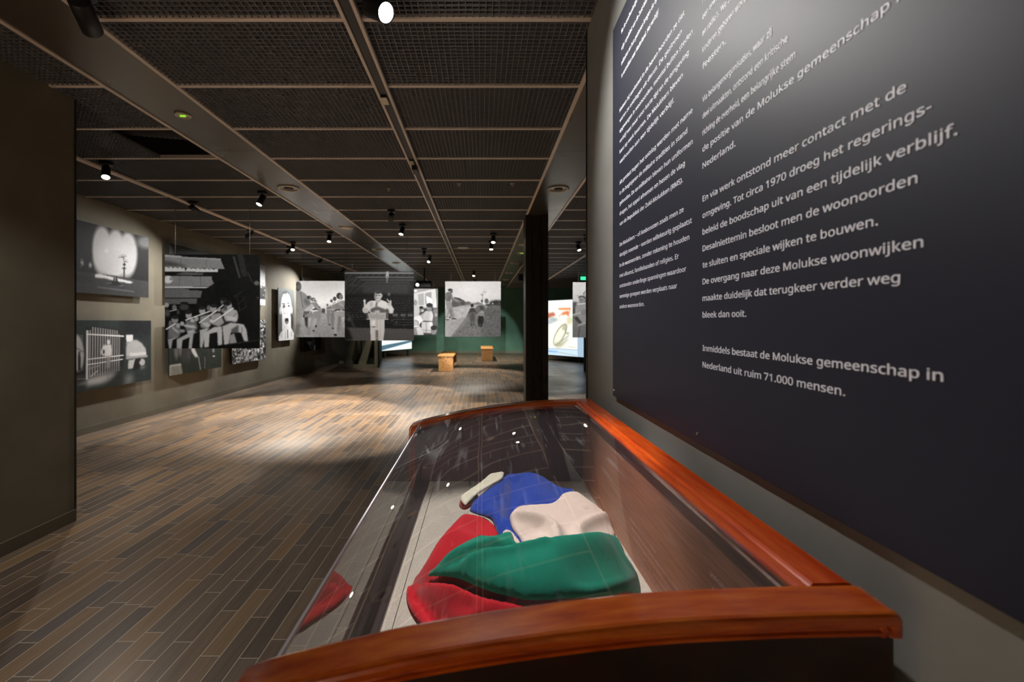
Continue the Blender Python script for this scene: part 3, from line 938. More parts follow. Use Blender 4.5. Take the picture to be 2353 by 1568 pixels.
def draw_children():
    c = Canvas(140, 140, ((-347, 548), (580, 548), (580, 1475), (-347, 1475)), 150)
    P, E, L = c.poly, c.ell, c.line
    P([(60, 650), (520, 555), (548, 955), (60, 955)], 206); P([(185, 662), (300, 640), (305, 882), (190, 882)], 164); P([(328, 640), (450, 612), (466, 855), (332, 862)], 152)
    P([(355, 695), (462, 750), (472, 862), (360, 852)], 250, .8); P([(525, 550), (580, 550), (580, 960), (547, 960)], 128, 1); L(528, 560, 548, 950, 12, 240)
    P([(105, 548), (330, 548), (110, 640)], 160, 1); E(135, 595, 30, 18, 250, 8)
    P([(210, 940), (580, 930), (580, 1475), (210, 1475)], 70, 2)
    E(130, 830, 40, 60, 150, 12); P([(60, 880), (190, 885), (225, 1000), (180, 1120), (60, 1130)], 192)
    E(255, 968, 42, 58, 118, 10); E(250, 928, 42, 28, 42, 8); E(275, 990, 26, 24, 190, 8)
    P([(268, 1062), (340, 1000), (462, 1000), (492, 1085), (470, 1205), (282, 1195)], 190); P([(230, 1080), (300, 1040), (270, 1160), (240, 1160)], 170, 1)
    E(412, 935, 58, 70, 128, 8); E(415, 880, 66, 44, 48, 8); E(468, 920, 14, 40, 60, 8); E(395, 915, 12, 7, 40, 4); E(430, 915, 12, 7, 40, 4); L(385, 960, 435, 965, 8, 80); E(405, 945, 40, 20, 160, 12, op=.5)
    L(282, 1200, 470, 1206, 13, 58)
    P([(262, 1215), (470, 1215), (485, 1300), (440, 1440), (340, 1442), (245, 1430)], 204); L(348, 1220, 350, 1440, 12, 130); L(250, 1372, 440, 1392, 8, 130)
    P([(60, 1140), (222, 1080), (292, 1190), (190, 1282), (60, 1255)], 228); E(140, 1235, 60, 60, 190, 14); L(120, 1180, 190, 1220, 8, 80); L(190, 1220, 180, 1290, 8, 80)
    P([(148, 1335), (232, 1312), (304, 1472), (180, 1475)], 218); P([(60, 1300), (215, 1285), (215, 1310), (60, 1330)], 240, .8)
    E(542, 1060, 46, 118, 82, 12); E(545, 1070, 30, 50, 140, 12); E(540, 1000, 50, 45, 110, 10); P([(490, 1130), (580, 1150), (580, 1290), (500, 1280)], 88, 2)
    E(496, 1392, 60, 76, 132, 8); E(500, 1335, 62, 48, 40, 8); E(475, 1388, 10, 7, 40, 4); E(520, 1388, 10, 7, 40, 4); L(480, 1432, 515, 1432, 8, 80)
    c.grain(4)
    return c


def draw_street():
    c = Canvas(160, 160, ((90, 80), (1530, 80), (1525, 1505), (88, 1505)), 222)
    P, E, L = c.poly, c.ell, c.line
    E(750, 330, 560, 330, 240, 500)
    P([(88, 790), (720, 700), (900, 688), (1530, 690), (1530, 1505), (88, 1505)], 168)
    P([(270, 775), (720, 705), (880, 690), (960, 700), (640, 985), (400, 1050), (88, 1080), (88, 800)], 190, 2)
    P([(250, 1505), (640, 1010), (940, 700), (1530, 695), (1530, 1505)], 116); P([(900, 800), (1530, 720), (1530, 1505), (1100, 1505)], 98, 6)
    c.grain(11, (250, 720, 1530, 1505)); c.grain(5, (88, 800, 700, 1505))
    P([(640, 1010), (780, 1000), (300, 1500), (250, 1505)], 132, 3)
    P([(255, 530), (340, 490), (460, 515), (602, 592), (622, 702), (265, 762)], 112); P([(330, 492), (460, 515), (602, 592), (590, 602), (440, 560), (330, 510)], 74, .8)
    E(350, 680, 90, 60, 92, 30); E(560, 650, 70, 45, 82, 20); P([(600, 615), (760, 640), (765, 690), (600, 706)], 104, 2); E(680, 630, 70, 26, 110, 14)
    P([(838, 660), (930, 612), (1065, 658), (1065, 682), (838, 682)], 126, 1); P([(760, 640), (860, 640), (860, 685), (760, 690)], 135, 2)
    L(1050, 640, 1066, 440, 12, 120); L(1062, 445, 1000, 402, 8, 150); L(1062, 440, 1080, 330, 8, 150); L(1078, 365, 1145, 352, 8, 165); L(1080, 330, 1105, 240, 6, 180); L(1085, 300, 1180, 300, 6, 195); L(1075, 400, 1030, 340, 6, 185)
    E(1125, 365, 18, 12, 150, 10); E(1045, 590, 28, 38, 88, 10); E(1050, 430, 26, 18, 140, 14)
    E(1165, 592, 52, 66, 98, 14); P([(1220, 640), (1280, 580), (1530, 560), (1530, 700), (1220, 690)], 92, 3); P([(1265, 622), (1412, 568), (1530, 602), (1530, 702), (1265, 692)], 52, 1); E(1325, 656, 18, 18, 205, 8); E(1492, 658, 12, 18, 120, 6)
    E(1150, 730, 36, 50, 150, 18); E(1180, 690, 40, 26, 80, 12); E(1235, 690, 22, 26, 50, 8); L(1420, 870, 1530, 885, 14, 62); L(960, 740, 1010, 720, 20, 70)
    # walking adult
    P([(100, 400), (190, 350), (210, 375), (110, 420)], 62, 1); E(225, 305, 62, 36, 52, 8); E(250, 345, 38, 50, 108, 10); L(235, 335, 275, 340, 8, 55)
    P([(98, 430), (200, 368), (272, 410), (282, 520), (222, 582), (108, 578), (92, 520)], 126); P([(180, 450), (240, 470), (225, 575), (150, 570)], 105, 2)
    P([(258, 430), (335, 535), (440, 572), (458, 602), (392, 606), (268, 525)], 156, 1); L(112, 575, 225, 580, 14, 66)
    P([(108, 588), (248, 592), (272, 720), (332, 950), (332, 1052), (250, 1052), (205, 880), (150, 1010), (88, 1052), (88, 950), (132, 800)], 152); P([(120, 800), (170, 820), (130, 960), (88, 1000)], 195, 1.5); P([(200, 800), (250, 790), (270, 1000), (240, 1010)], 118, 2)
    E(322, 1048, 66, 14, 34, 6); E(140, 1072, 62, 10, 42, 6); E(210, 1010, 20, 20, 60, 8)
    # two children
    E(792, 705, 42, 46, 46, 8); E(770, 745, 16, 12, 110, 6)
    P([(732, 792), (790, 760), (852, 780), (912, 900), (905, 935), (862, 880), (740, 892), (690, 955), (660, 980), (682, 910)], 66, .8); E(655, 972, 14, 12, 90, 4); E(905, 930, 12, 14, 90, 4); L(780, 885, 850, 885, 8, 120)
    P([(735, 892), (862, 890), (868, 1032), (832, 1182), (808, 1182), (800, 1062), (785, 1205), (748, 1205), (755, 1112), (722, 1052)], 88, .8); E(770, 1214, 24, 12, 24, 4); E(828, 1198, 24, 12, 24, 4); L(800, 900, 800, 1060, 8, 55)
    E(1036, 770, 46, 58, 74, 10); P([(955, 885), (1040, 850), (1085, 866), (1114, 960), (1108, 1045), (1080, 985), (960, 975), (920, 1002), (902, 960)], 134, .8); P([(1000, 860), (1090, 860), (1080, 900), (1000, 900)], 165, 2)
    P([(958, 970), (1082, 980), (1090, 1100), (1042, 1245), (1003, 1245), (1000, 1132), (985, 1235), (958, 1222), (930, 1112)], 36, .8); E(1015, 1252, 24, 12, 22, 4); E(972, 1236, 20, 10, 26, 4); L(990, 968, 1050, 970, 8, 180)
    c.grain(4)
    return c


def draw_scout():
    c = Canvas(140, 140, ((380, 285), (1115, 285), (1115, 1022), (380, 1022)), 205)
    P, E, L = c.poly, c.ell, c.line
    P([(380, 560), (1115, 560), (1115, 1022), (380, 1022)], 128, 3); P([(520, 430), (610, 350), (900, 320), (1115, 360), (1115, 590), (540, 560)], 112)
    P([(535, 430), (600, 370), (600, 460), (540, 470)], 190, 1); E(410, 600, 40, 50, 90, 20); E(395, 680, 30, 50, 80, 20)
    for ox in (0, 210, 410):
        L(442 + ox, 468, 566 + ox, 474, 16, 178); E(502 + ox, 490, 44, 22, 60, 8); E(502 + ox, 526, 40, 44, 148, 8); L(480 + ox, 520, 525 + ox, 520, 7, 60); L(485 + ox, 548, 520 + ox, 548, 6, 80)
        P([(420 + ox, 602), (480 + ox, 575), (575 + ox, 590), (612 + ox, 720), (585 + ox, 842), (480 + ox, 862), (415 + ox, 742)], 156); L(440 + ox, 580, 545 + ox, 572, 14, 215)
        P([(385 + ox, 790), (470 + ox, 862), (592 + ox, 842), (625 + ox, 1022), (380 + ox, 1022)], 130); L(475 + ox, 870, 460 + ox, 1020, 12, 85)
        L(388 + ox, 722, 495 + ox, 690, 22, 182); P([(395 + ox, 762), (440 + ox, 738), (505 + ox, 822), (480 + ox, 852)], 70, 1); L(460 + ox, 862, 565 + ox, 822, 24, 176); E(535 + ox, 690, 45, 40, 135, 18)
    c.grain(4)
    return c


def draw_palm():
    c = Canvas(180, 130, ((45, 112), (1325, 410), (1325, 1440), (40, 1372)), 24)
    P, E, L = c.poly, c.ell, c.line
    E(560, 640, 158, 412, 198, 50); E(785, 650, 150, 372, 200, 50); E(985, 705, 158, 382, 198, 50)
    E(760, 820, 300, 330, 214, 160); E(640, 660, 34, 34, 232, 30)
    E(1290, 490, 150, 110, 118, 90)
    P([(40, 1020), (460, 1052), (760, 1080), (1130, 1140), (1325, 1160), (1325, 1440), (40, 1372)], 58, .7)
    P([(40, 1060), (440, 1070), (440, 1180), (40, 1200)], 38, 6)
    P([(448, 1062), (520, 1052), (1075, 1180), (1030, 1208), (760, 1168), (600, 1128), (448, 1122)], 226, 1.2)
    L(925, 1112, 926, 940, 26, 70); L(926, 960, 930, 860, 14, 64); E(928, 885, 26, 20, 58); E(925, 950, 34, 14, 62)
    L(930, 860, 910, 765, 10, 72)
    for x, y in ((835, 742), (822, 772), (870, 725), (905, 708), (950, 715), (965, 742), (940, 790)): L(910, 765, x, y, 7, 86)
    for x, y in ((985, 822), (960, 800), (990, 850)): L(932, 840, x, y, 6, 92)
    P([(756, 1092), (812, 1096), (818, 1172), (885, 1245), (645, 1240), (742, 1168)], 26, .7); L(776, 1098, 774, 1170, 9, 205); L(796, 1098, 796, 1165, 5, 150)
    E(235, 870, 27, 42, 138, 14); E(230, 825, 27, 22, 84, 10); L(210, 950, 270, 900, 10, 120); E(368, 910, 27, 38, 150, 14); E(372, 862, 26, 14, 84, 10); L(340, 960, 395, 945, 10, 110); E(215, 935, 16, 26, 70, 12)
    L(500, 1285, 1080, 1345, 26, 92); L(640, 1220, 720, 1210, 10, 110); L(850, 1250, 920, 1245, 10, 110)
    c.grain(3)
    return c


def draw_fence():
    c = Canvas(180, 130, ((35, 130), (1420, 130), (1440, 1210), (40, 1455)), (50, 58, 56))
    P, E, L = c.poly, c.ell, c.line
    P([(900, 130), (1420, 130), (1420, 420), (900, 420)], (32, 34, 38), 10)
    E(120, 760, 150, 375, 190, 30)
    for x in range(50, 260, 24): L(x, 400, x, 1120, 5, 160)
    P([(178, 690), (205, 700), (222, 1045), (165, 1045), (170, 780)], 44, 1); L(35, 555, 262, 700, 8, 64); L(35, 572, 250, 715, 5, 64); L(35, 1005, 150, 1050, 10, 60)
    P([(35, 1130), (180, 1060), (305, 1040), (305, 1290), (35, 1345)], 62, 2); P([(35, 1080), (300, 1055), (300, 1090), (35, 1140)], 26, 2); P([(160, 1300), (300, 1230), (300, 1290), (160, 1310)], 130, 2); L(110, 1190, 300, 1190, 12, 120)
    P([(300, 250), (960, 300), (960, 1000), (860, 1040), (310, 1190)], 42, 2)
    for i in range(13):
        x = 372 + i * 46 - i * i * .35
        y0 = 255 + i * 6 + (60 if i in (0, 12) else 0)
        L(x, y0, x, 1150 - i * 9, 15, 205 - i * 4); L(x + 17, y0, x + 17, 1150 - i * 9, 7, 120)
    L(326, 330, 326, 1190, 40, 214); L(322, 384, 945, 418, 25, 238); L(322, 838, 945, 764, 20, 234); L(322, 936, 935, 836, 18, 230); L(382, 1152, 512, 1040, 14, 205); L(350, 1010, 540, 950, 24, 150)
    P([(312, 1185), (862, 1040), (760, 1190), (620, 1270), (312, 1335)], 196, 4); L(685, 1090, 685, 1200, 6, 130); P([(700, 1080), (900, 1030), (960, 1240), (760, 1240)], 46, 14)
    E(690, 525, 29, 46, 222, 12); P([(600, 582), (742, 572), (752, 760), (690, 792), (640, 782), (572, 752), (556, 705)], 226, 1.2); E(610, 700, 20, 40, 90, 10); P([(655, 790), (720, 790), (715, 1000), (660, 1000)], 150, 2)
    P([(994, 396), (1112, 390), (1112, 516), (1000, 526)], 240, .8); L(1000, 545, 1110, 530, 12, 205)
    P([(1000, 560), (1110, 490), (1180, 482), (1260, 535), (1342, 640), (1352, 785), (1000, 795)], 190, 1.5); P([(1060, 720), (1345, 700), (1352, 770), (1060, 790)], 222, 1)
    P([(1000, 795), (1372, 760), (1372, 802), (1000, 834)], 168, 1); P([(1040, 850), (1165, 832), (1120, 1002), (1040, 1012)], 212, 1)
    for y in range(862, 1000, 26): L(1042, y, 1140, y - 8, 6, 130)
    P([(1155, 842), (1240, 812), (1262, 1022), (1120, 1032)], 36, 1); E(1282, 890, 50, 62, 188, 16); E(1240, 850, 18, 24, 50, 8); P([(1255, 960), (1360, 960), (1250, 1030)], 150, 3); P([(990, 1130), (1100, 1110), (1150, 1240), (985, 1292)], 128, 6)
    c.grain(3)
    return c


def draw_hands():
    c = Canvas(130, 80, ((105, 850), (720, 850), (718, 1415), (105, 1520)), (42, 48, 40))
    P, E, L = c.poly, c.ell, c.line
    P([(105, 1400), (245, 1375), (262, 1492), (105, 1520)], (140, 142, 132), 1); P([(105, 1400), (245, 1372), (245, 1390), (105, 1415)], 205, .8)
    P([(228, 1150), (278, 1150), (242, 1300), (222, 1250)], 176, 2); P([(355, 1150), (402, 1185), (445, 1290), (412, 1298), (360, 1220)], 220, 1); E(190, 1230, 25, 90, 110, 20); E(300, 1240, 60, 120, 62, 40)
    for i in range(8): E(450 + i * 3, 1300 + i * 20, 7, 9, 150, 6); E(520 + (i % 3) * 4, 1300 + i * 18, 6, 8, 110, 6)
    E(625, 1215, 14, 26, 130, 10); E(630, 1285, 14, 10, 190, 6)
    for i in range(6): L(320, 1185 + i * 22, 350, 1195 + i * 24, 6, 90)
    c.grain(4)
    return c


def draw_crowd(top):
    if top:
        c = Canvas(110, 90, ((852, 100), (1244, 194), (1240, 664), (852, 633)), 190)
        c.poly([(852, 380), (1244, 440), (1244, 600), (852, 580)], 34, 2)
        for i in range(160): c.ell(852 + rng.random() * 392, 400 + rng.random() * 190, 8, 10, 20 + 150 * rng.random() ** 2, 6)
        c.poly([(1000, 590), (1250, 600), (1250, 670), (1000, 650)], 225, 1)
        c.poly([(1120, 180), (1244, 190), (1244, 430), (1120, 430)], 160, 6)
    else:
        c = Canvas(130, 90, ((852, 842), (1252, 840), (1257, 1312), (857, 1385)), 30)
        for i in range(900):
            c.ell(845 + rng.random() * 420, 835 + rng.random() * 555, 6 + 9 * rng.random(), 8 + 12 * rng.random(), 12 + 235 * rng.random() ** 1.1, 6)
    c.grain(6)
    return c


def draw_scream():
    c = Canvas(110, 150, ((78, 262), (395, 292), (395, 1290), (80, 1312)), (112, 120, 120))
    P, E, L = c.poly, c.ell, c.line
    P([(78, 620), (395, 640), (395, 1310), (78, 1312)], 88, 20)
    E(345, 930, 22, 130, 36, 16); E(120, 720, 16, 78, 212, 8); E(350, 700, 14, 76, 216, 8)
    E(228, 370, 62, 42, 60, 10)
    E(235, 630, 104, 280, 240, 12)
    P([(152, 820), (330, 815), (332, 1060), (392, 1165), (388, 1292), (96, 1312), (92, 1232), (160, 1120)], 236, 1.5)
    P([(96, 1300), (380, 1282), (380, 1300), (96, 1314)], 250, .8)
    P([(222, 330), (250, 335), (240, 390), (200, 380)], 70, 2)
    E(185, 582, 34, 12, 66, 8, 0.1); E(275, 566, 26, 11, 78, 8, -0.3); E(192, 628, 24, 24, 46, 10); E(288, 618, 19, 20, 58, 10); E(184, 660, 24, 14, 140, 10)
    L(226, 640, 210, 770, 10, 205); E(212, 775, 10, 8, 120, 5); E(262, 772, 10, 8, 130, 5); L(188, 690, 180, 800, 8, 190)
    E(246, 912, 36, 70, 22, 8); E(240, 845, 34, 22, 248, 8); E(248, 948, 20, 26, 132, 8)
    L(205, 1000, 212, 1100, 10, 190); L(246, 1000, 246, 1090, 9, 185); L(264, 1100, 268, 1260, 18, 96); L(225, 1120, 222, 1280, 10, 176); L(170, 880, 190, 1110, 8, 205); L(300, 880, 290, 1080, 8, 208); E(340, 1180, 22, 60, 205, 14); E(140, 1200, 22, 60, 210, 14)
    c.grain(3)
    return c


def draw_plain(a, b, corners, w=80, h=50):
    c = Canvas(w, h, corners, a)
    (x0, y0), (x1, _), (_, y1), _ = corners
    c.poly([(x0, (y0 + y1) / 2), (x1, (y0 + y1) / 2), (x1, y1 + 60), (x0, y1 + 60)], b, 8)
    c.ell((x0 + x1) / 2, (y0 + y1) / 2, abs(x1 - x0) * .2, abs(y1 - y0) * .25, tuple(v * .7 for v in b) if np.ndim(b) else b * .7, 20)
    c.grain(5)
    return c


def draw_night():
    c = Canvas(90, 60, ((568, 924), (915, 924), (915, 1466), (575, 1518)), (24, 24, 25))
    P, E, L = c.poly, c.ell, c.line
    P([(636, 1320), (752, 1322), (705, 1425)], 128, 1); P([(730, 1410), (755, 1290), (800, 1300), (800, 1340), (760, 1445)], 82, 1.5); P([(786, 1400), (808, 1390), (802, 1480), (775, 1484)], 208, .8); P([(690, 1400), (740, 1440), (760, 1490), (720, 1450)], 120, 1); E(765, 1270, 22, 40, 70, 10); E(830, 1300, 20, 70, 40, 14)
    c.grain(3)
    return c


def hang(draw, Y, x0, z0, z1, label, rz=0.0, gain=1.0):
    W = 1.24
    H = z1 - z0
    t = empty('hanging_print', (x0 + W / 2, Y, z0), rz, label, 'photo print', 'photo prints hung from the ceiling on wires')
    MB().box(-W / 2, 0.001, 0, W / 2, 0.022, H).build('backing_panel', M['frame_dark'], t)
    c = draw()
    f = c.mesh('photograph', M['print'], W, H, t, gain)
    f.location = (0, 0, H / 2)
    for s in (-1, 1):
        MB().tube((s * (W / 2 - 0.13), 0.011, H - 0.01), (s * (W / 2 - 0.13), 0.011, CEIL - z0 - (0.027 if (s < 0 and 9 < Y < 11 and x0 > -1 and x0 < 0) else 0.0075)), 0.0035, n=8).build('suspension_wire', M['wire'], t)
    return t

hang(draw_flutes, 6.0, -4.155, 1.037, 2.272, 'nearest hanging print, seated men in uniform playing flutes in a hall')
hang(draw_conductor, 8.2, -2.452, 1.052, 2.294, 'hanging print of a conductor with raised hands behind a music stand')
hang(draw_march, 10.1, -4.096, 1.053, 2.294, 'hanging print of a marching band seen from behind under a pale sky')
hang(draw_children, 12.3, -2.41, 1.04, 2.283, 'hanging print of smiling boys before a door, half behind the conductor print')
hang(draw_street, 10.2, -0.806, 1.059, 2.293, 'hanging print of two small children walking hand in hand along a road')
hang(draw_scout, 10.2, 2.04, 1.040, 2.274, 'hanging print of uniformed youths cut off by the near right wall')


def wall_print(c, y0, y1, z0, z1, label, gain=1.0):
    """print on the left wall, standing off it on four spacers; local -y looks into the room"""
    W, H = y1 - y0, z1 - z0
    X = -4.8
    t = empty('wall_print', (X, (y0 + y1) / 2, z0), math.pi / 2, label, 'photo print', 'photo prints on the left wall')
    MB().box(-W / 2, 0.001, 0, W / 2, 0.02, H).build('backing_panel', M['frame_dark'], t)
    f = c.mesh('photograph', M['print'], W, H, t, gain)
    f.location = (0, 0, H / 2)
    for sx in (-1, 1):
        for z in (H * 0.18, H * 0.82):
            MB().tube((sx * W * 0.38, 0.02, z), (sx * W * 0.38, 0.0805, z), 0.012, n=10).build('spacer', M['chrome'], t)
    return t

wall_print(draw_palm(), 5.34, 6.59, 1.735, 2.60, 'upper print nearest on the left wall, white arched light and small palm')
wall_print(draw_fence(), 5.34, 6.64, 0.545, 1.405, 'lower print nearest on the left wall, pale figure behind a white fence')
wall_print(draw_plain((36, 38, 34), (30, 32, 29), ((0, 0), (300, 0), (300, 200), (0, 200))), 7.03, 8.44, 1.735, 2.60, 'upper dark print on the left wall mostly hidden behind the flute players print')
wall_print(draw_hands(), 7.03, 8.44, 0.553, 1.405, 'lower dark print with a pale hand under the flute players print')
wall_print(draw_crowd(True), 8.8, 10.15, 1.757, 2.63, 'upper print sliver with pale sky right of the flute players print')
wall_print(draw_crowd(False), 8.8, 10.17, 0.566, 1.43, 'lower print of a dense crowd below right of the flute players print')
wall_print(draw_scream(), 10.8, 11.72, 0.94, 2.2, 'narrow upright print of a screaming bald face on the left wall')
wall_print(draw_plain((150, 156, 152), (120, 126, 122), ((0, 0), (300, 0), (300, 200), (0, 200))), 12.3, 13.7, 1.75, 2.61, 'upper pale grey print peeping over the marching band print')
wall_print(draw_night(), 12.3, 13.7, 0.58, 1.405, 'lower black print under the marching band print')

# ------------------------------------------------------------------ lit projection screens
def stand_screen(c, p0, p1, z0, z1, label, strip=None):
    p0, p1 = Vector(p0), Vector(p1)
    W = (p1 - p0).length
    rz = math.atan2(p1.y - p0.y, p1.x - p0.x)
    mid = (p0 + p1) / 2
    t = empty('projection_screen', (mid.x, mid.y, 0), rz, label, 'projection screen', 'lit projection screens at the far end')
    H = z1 - z0
    MB().box(-W / 2 - 0.02, 0.002, z0 - 0.02, W / 2 + 0.02, 0.05, z1 + 0.02).build('frame', M['black'], t)
    f = c.mesh('lit_picture', M['screen'], W, H, t)
    f.location = (0, 0, (z0 + z1) / 2)
    for s in (-1, 1):
        MB().box(s * (W / 2 - 0.2) - 0.05, 0.01, 0, s * (W / 2 - 0.2) + 0.05, 0.06, z0).build('leg', M['frame_dark'], t)
    return t


def draw_boat():
    c = Canvas(150, 160, ((-29, 545), (529, 514), (533, 1292), (-29, 1235)), (250, 250, 238))
    P, E, L = c.poly, c.ell, c.line
    P([(-29, 545), (450, 520), (450, 620), (-29, 640)], (246, 250, 252), 6)
    P([(190, 638), (358, 630), (356, 662), (190, 660)], (240, 150, 96), 1.2); P([(235, 700), (320, 672), (340, 690), (330, 755), (300, 720), (240, 730)], (226, 130, 84), 2); L(195, 745, 280, 680, 10, (232, 160, 120)); L(350, 660, 340, 700, 10, (236, 170, 120))
    P([(-29, 720), (130, 690), (156, 732), (60, 770), (-29, 780)], (196, 118, 92), 2); E(120, 790, 60, 30, (180, 190, 190), 30); E(70, 820, 50, 26, (190, 200, 200), 24)
    P([(310, 760), (345, 760), (330, 860), (312, 860)], (225, 190, 170), 3); L(210, 760, 215, 860, 8, (225, 225, 215)); L(285, 770, 290, 860, 8, (225, 225, 215)); E(350, 800, 30, 50, (216, 220, 180), 20)
    E(215, 985, 62, 160, (150, 148, 116), 8, 0.5); E(210, 990, 48, 142, (244, 242, 222), 10, 0.5); L(275, 860, 280, 930, 14, (160, 165, 150)); E(265, 890, 20, 40, (196, 190, 160), 14, 0.4)
    P([(135, 1100), (260, 1070), (330, 1020), (320, 1060), (240, 1140), (170, 1160)], (186, 180, 150), 4); E(315, 970, 26, 18, (190, 190, 160), 10); L(150, 1130, 330, 1000, 10, (150, 160, 140))
    for i in range(26): L(-20 + rng.random() * 440, 860 + rng.random() * 280, -20 + rng.random() * 440, 880 + rng.random() * 260, 4, (228, 232, 214), .25)
    P([(-29, 1160), (452, 1192), (452, 1282), (-29, 1240)], (206, 228, 244), 3); P([(60, 1190), (190, 1210), (180, 1222), (60, 1208)], (110, 160, 214), 2); L(60, 1165, 450, 1196, 8, (150, 176, 196)); L(200, 1220, 440, 1272, 10, (176, 186, 170)); L(330, 1150, 420, 1165, 10, (210, 206, 176))
    P([(450, 500), (540, 500), (540, 1300), (450, 1290)], (166, 190, 210), .8)
    return c


def draw_stripes():
    c = Canvas(120, 150, ((1265, -1200), (2175, -1200), (2175, 410), (1265, 480)), (244, 252, 252))
    c.poly([(1265, 300), (1790, 185), (2300, 70), (2300, 130), (2120, 190), (1265, 472)], (78, 112, 128), .8)
    c.poly([(1265, -700), (2300, -1000), (2300, -820), (1265, -520)], (90, 124, 140), 1)
    c.poly([(1265, -150), (2300, -420), (2300, -330), (1265, -40)], (90, 124, 140), 1)
    c.grain(3)
    return c

a, b = at(877, 741, 17.4), at(946, 741, 18.9)
stand_screen(draw_stripes(), (a.x, a.y, 0), (b.x, b.y, 0), 0.29, 2.1, 'glowing white screen with dark slanting stripes below the conductor print')
a, b = at(1245, 741, 17.0), at(1341, 741, 15.5)
stand_screen(draw_boat(), (a.x, a.y, 0), (b.x, b.y, 0), 0.195, 2.17, 'glowing screen with a pale painting of houses and boat right of the column')

# ------------------------------------------------------------------ free-standing walls on triangular braces
def brace(x0, x1, y, zt, name, parent):
    mb = MB()
    mb.box(x0, y - 0.03, 0, x1, y + 0.03, 0.10)
    mb.box(x1 - 0.10, y - 0.03, 0.10, x1, y + 0.03, zt)
    mb.prism([(x0 + 0.16, 0.10), (x0 + 0.40, 0.10), (x1 - 0.02, zt - 0.06), (x1 - 0.02, zt), (x1 - 0.13, zt)], 'y', y - 0.03, y + 0.03)
    return mb.build(name, M['olive_wood'], parent)

t = empty('display_wall', (-3.15, 13.92, 0), 0, 'nearer dark free-standing wall on a triangular wooden brace behind the conductor print', 'display wall', 'braced free-standing walls')
MB().prism([(0.0, -0.02), (0.04, -0.02), (-0.44, 2.58), (-0.48, 2.58)], 'z', 0.005, 2.35).build('wall_board', M['dark_board'], t)
brace(-0.76, -0.005, 0.02, 1.5, 'triangular_brace', t)
t = empty('display_wall', (-4.0, 15.2, 0), 0, 'farther dark free-standing wall on a triangular brace beside the left wall', 'display wall', 'braced free-standing walls')
MB().prism([(0.0, -0.02), (0.04, -0.02), (-0.36, 2.2), (-0.40, 2.2)], 'z', 0.005, 2.35).build('wall_board', M['dark_board'], t)
brace(-0.72, -0.005, 0.02, 1.5, 'triangular_brace', t)
t = empty('display_wall', (3.0, 12.8, 0), 0, 'dark upright display board standing under the print cut off at far right', 'display wall')
MB().box(-0.03, 0.03, 0.0, 0.9, 0.07, 2.2).build('wall_board', M['dark_board'], t)
MB().box(-0.11, -0.02, 0.0, -0.03, 0.10, 2.2).build('edge_post', M['dark_board'], t)

# ------------------------------------------------------------------ benches
def bench(x, y, W, L, H, label):
    t = empty('bench', (x, y, 0), 0, label, 'bench', 'plank benches at the far end')
    MB().box(-W / 2 - 0.025, 0, H - 0.03, W / 2 + 0.025, L, H).build('seat', M['bench'], t, bevel=0.003)
    for y0 in (0.09, L - 0.13):
        MB().box(-W / 2, y0, 0, W / 2, y0 + 0.035, H - 0.03).build('leg_panel', M['bench'], t, bevel=0.002)
    MB().box(-0.02, 0.04, H - 0.14, 0.02, L - 0.04, H - 0.03).build('stretcher', M['bench'], t)
    return t
bench(-1.005, 12.85, 0.41, 2.0, 0.445, 'nearer pale wooden plank bench in the middle of the far floor')
bench(0.205, 16.2, 0.40, 2.0, 0.445, 'farther pale wooden plank bench near the back wall, below the street print')

# ------------------------------------------------------------------ text panel on the near right wall
XT = 0.545                      # face of the panel
PY0, PY1, PZ0, PZ1 = 1.895, 0.05, 1.076, 2.59
panel = empty('text_panel', (XT, PY0, PZ0), 0, 'large black wall panel printed with white lettering in two columns', 'text panel')
def on_panel(o):
    return at_world(o, panel)
mb = MB().box(XT, PY1, PZ0, XW - 0.0005, PY0, PZ1)
board = on_panel(mb.build('panel_board', M['panel'], bevel=0.0015))


def on_board(o):
    o.parent = board      # the board's own frame already stands in the room
    return o
for (y, z) in ((1.875, 1.10), (1.151, 1.098), (0.41, 1.098), (1.875, 2.565), (1.151, 2.565)):
    o = MB().lathe((XT, y, z), (-1, 0, 0), [(0.005, 0), (0.0048, 0.0015), (0.003, 0.003), (0, 0.0034)], 18).build('screw', M['screw'])
    on_panel(o)

BASE = 572.25 * (XT / 0.545)


def depth_of(px):
    return F * XT / (px - CX)

WID = {}
CHECK = {}


FONT = None
try:        # the sans-serif face that ships with Blender; the built-in face if it is missing
    import os
    p = os.path.join(bpy.utils.system_resource('DATAFILES'), 'fonts', 'NotoSansMath-Regular.woff2')
    if os.path.exists(p):
        FONT = bpy.data.fonts.load(p)
except Exception:
    FONT = None


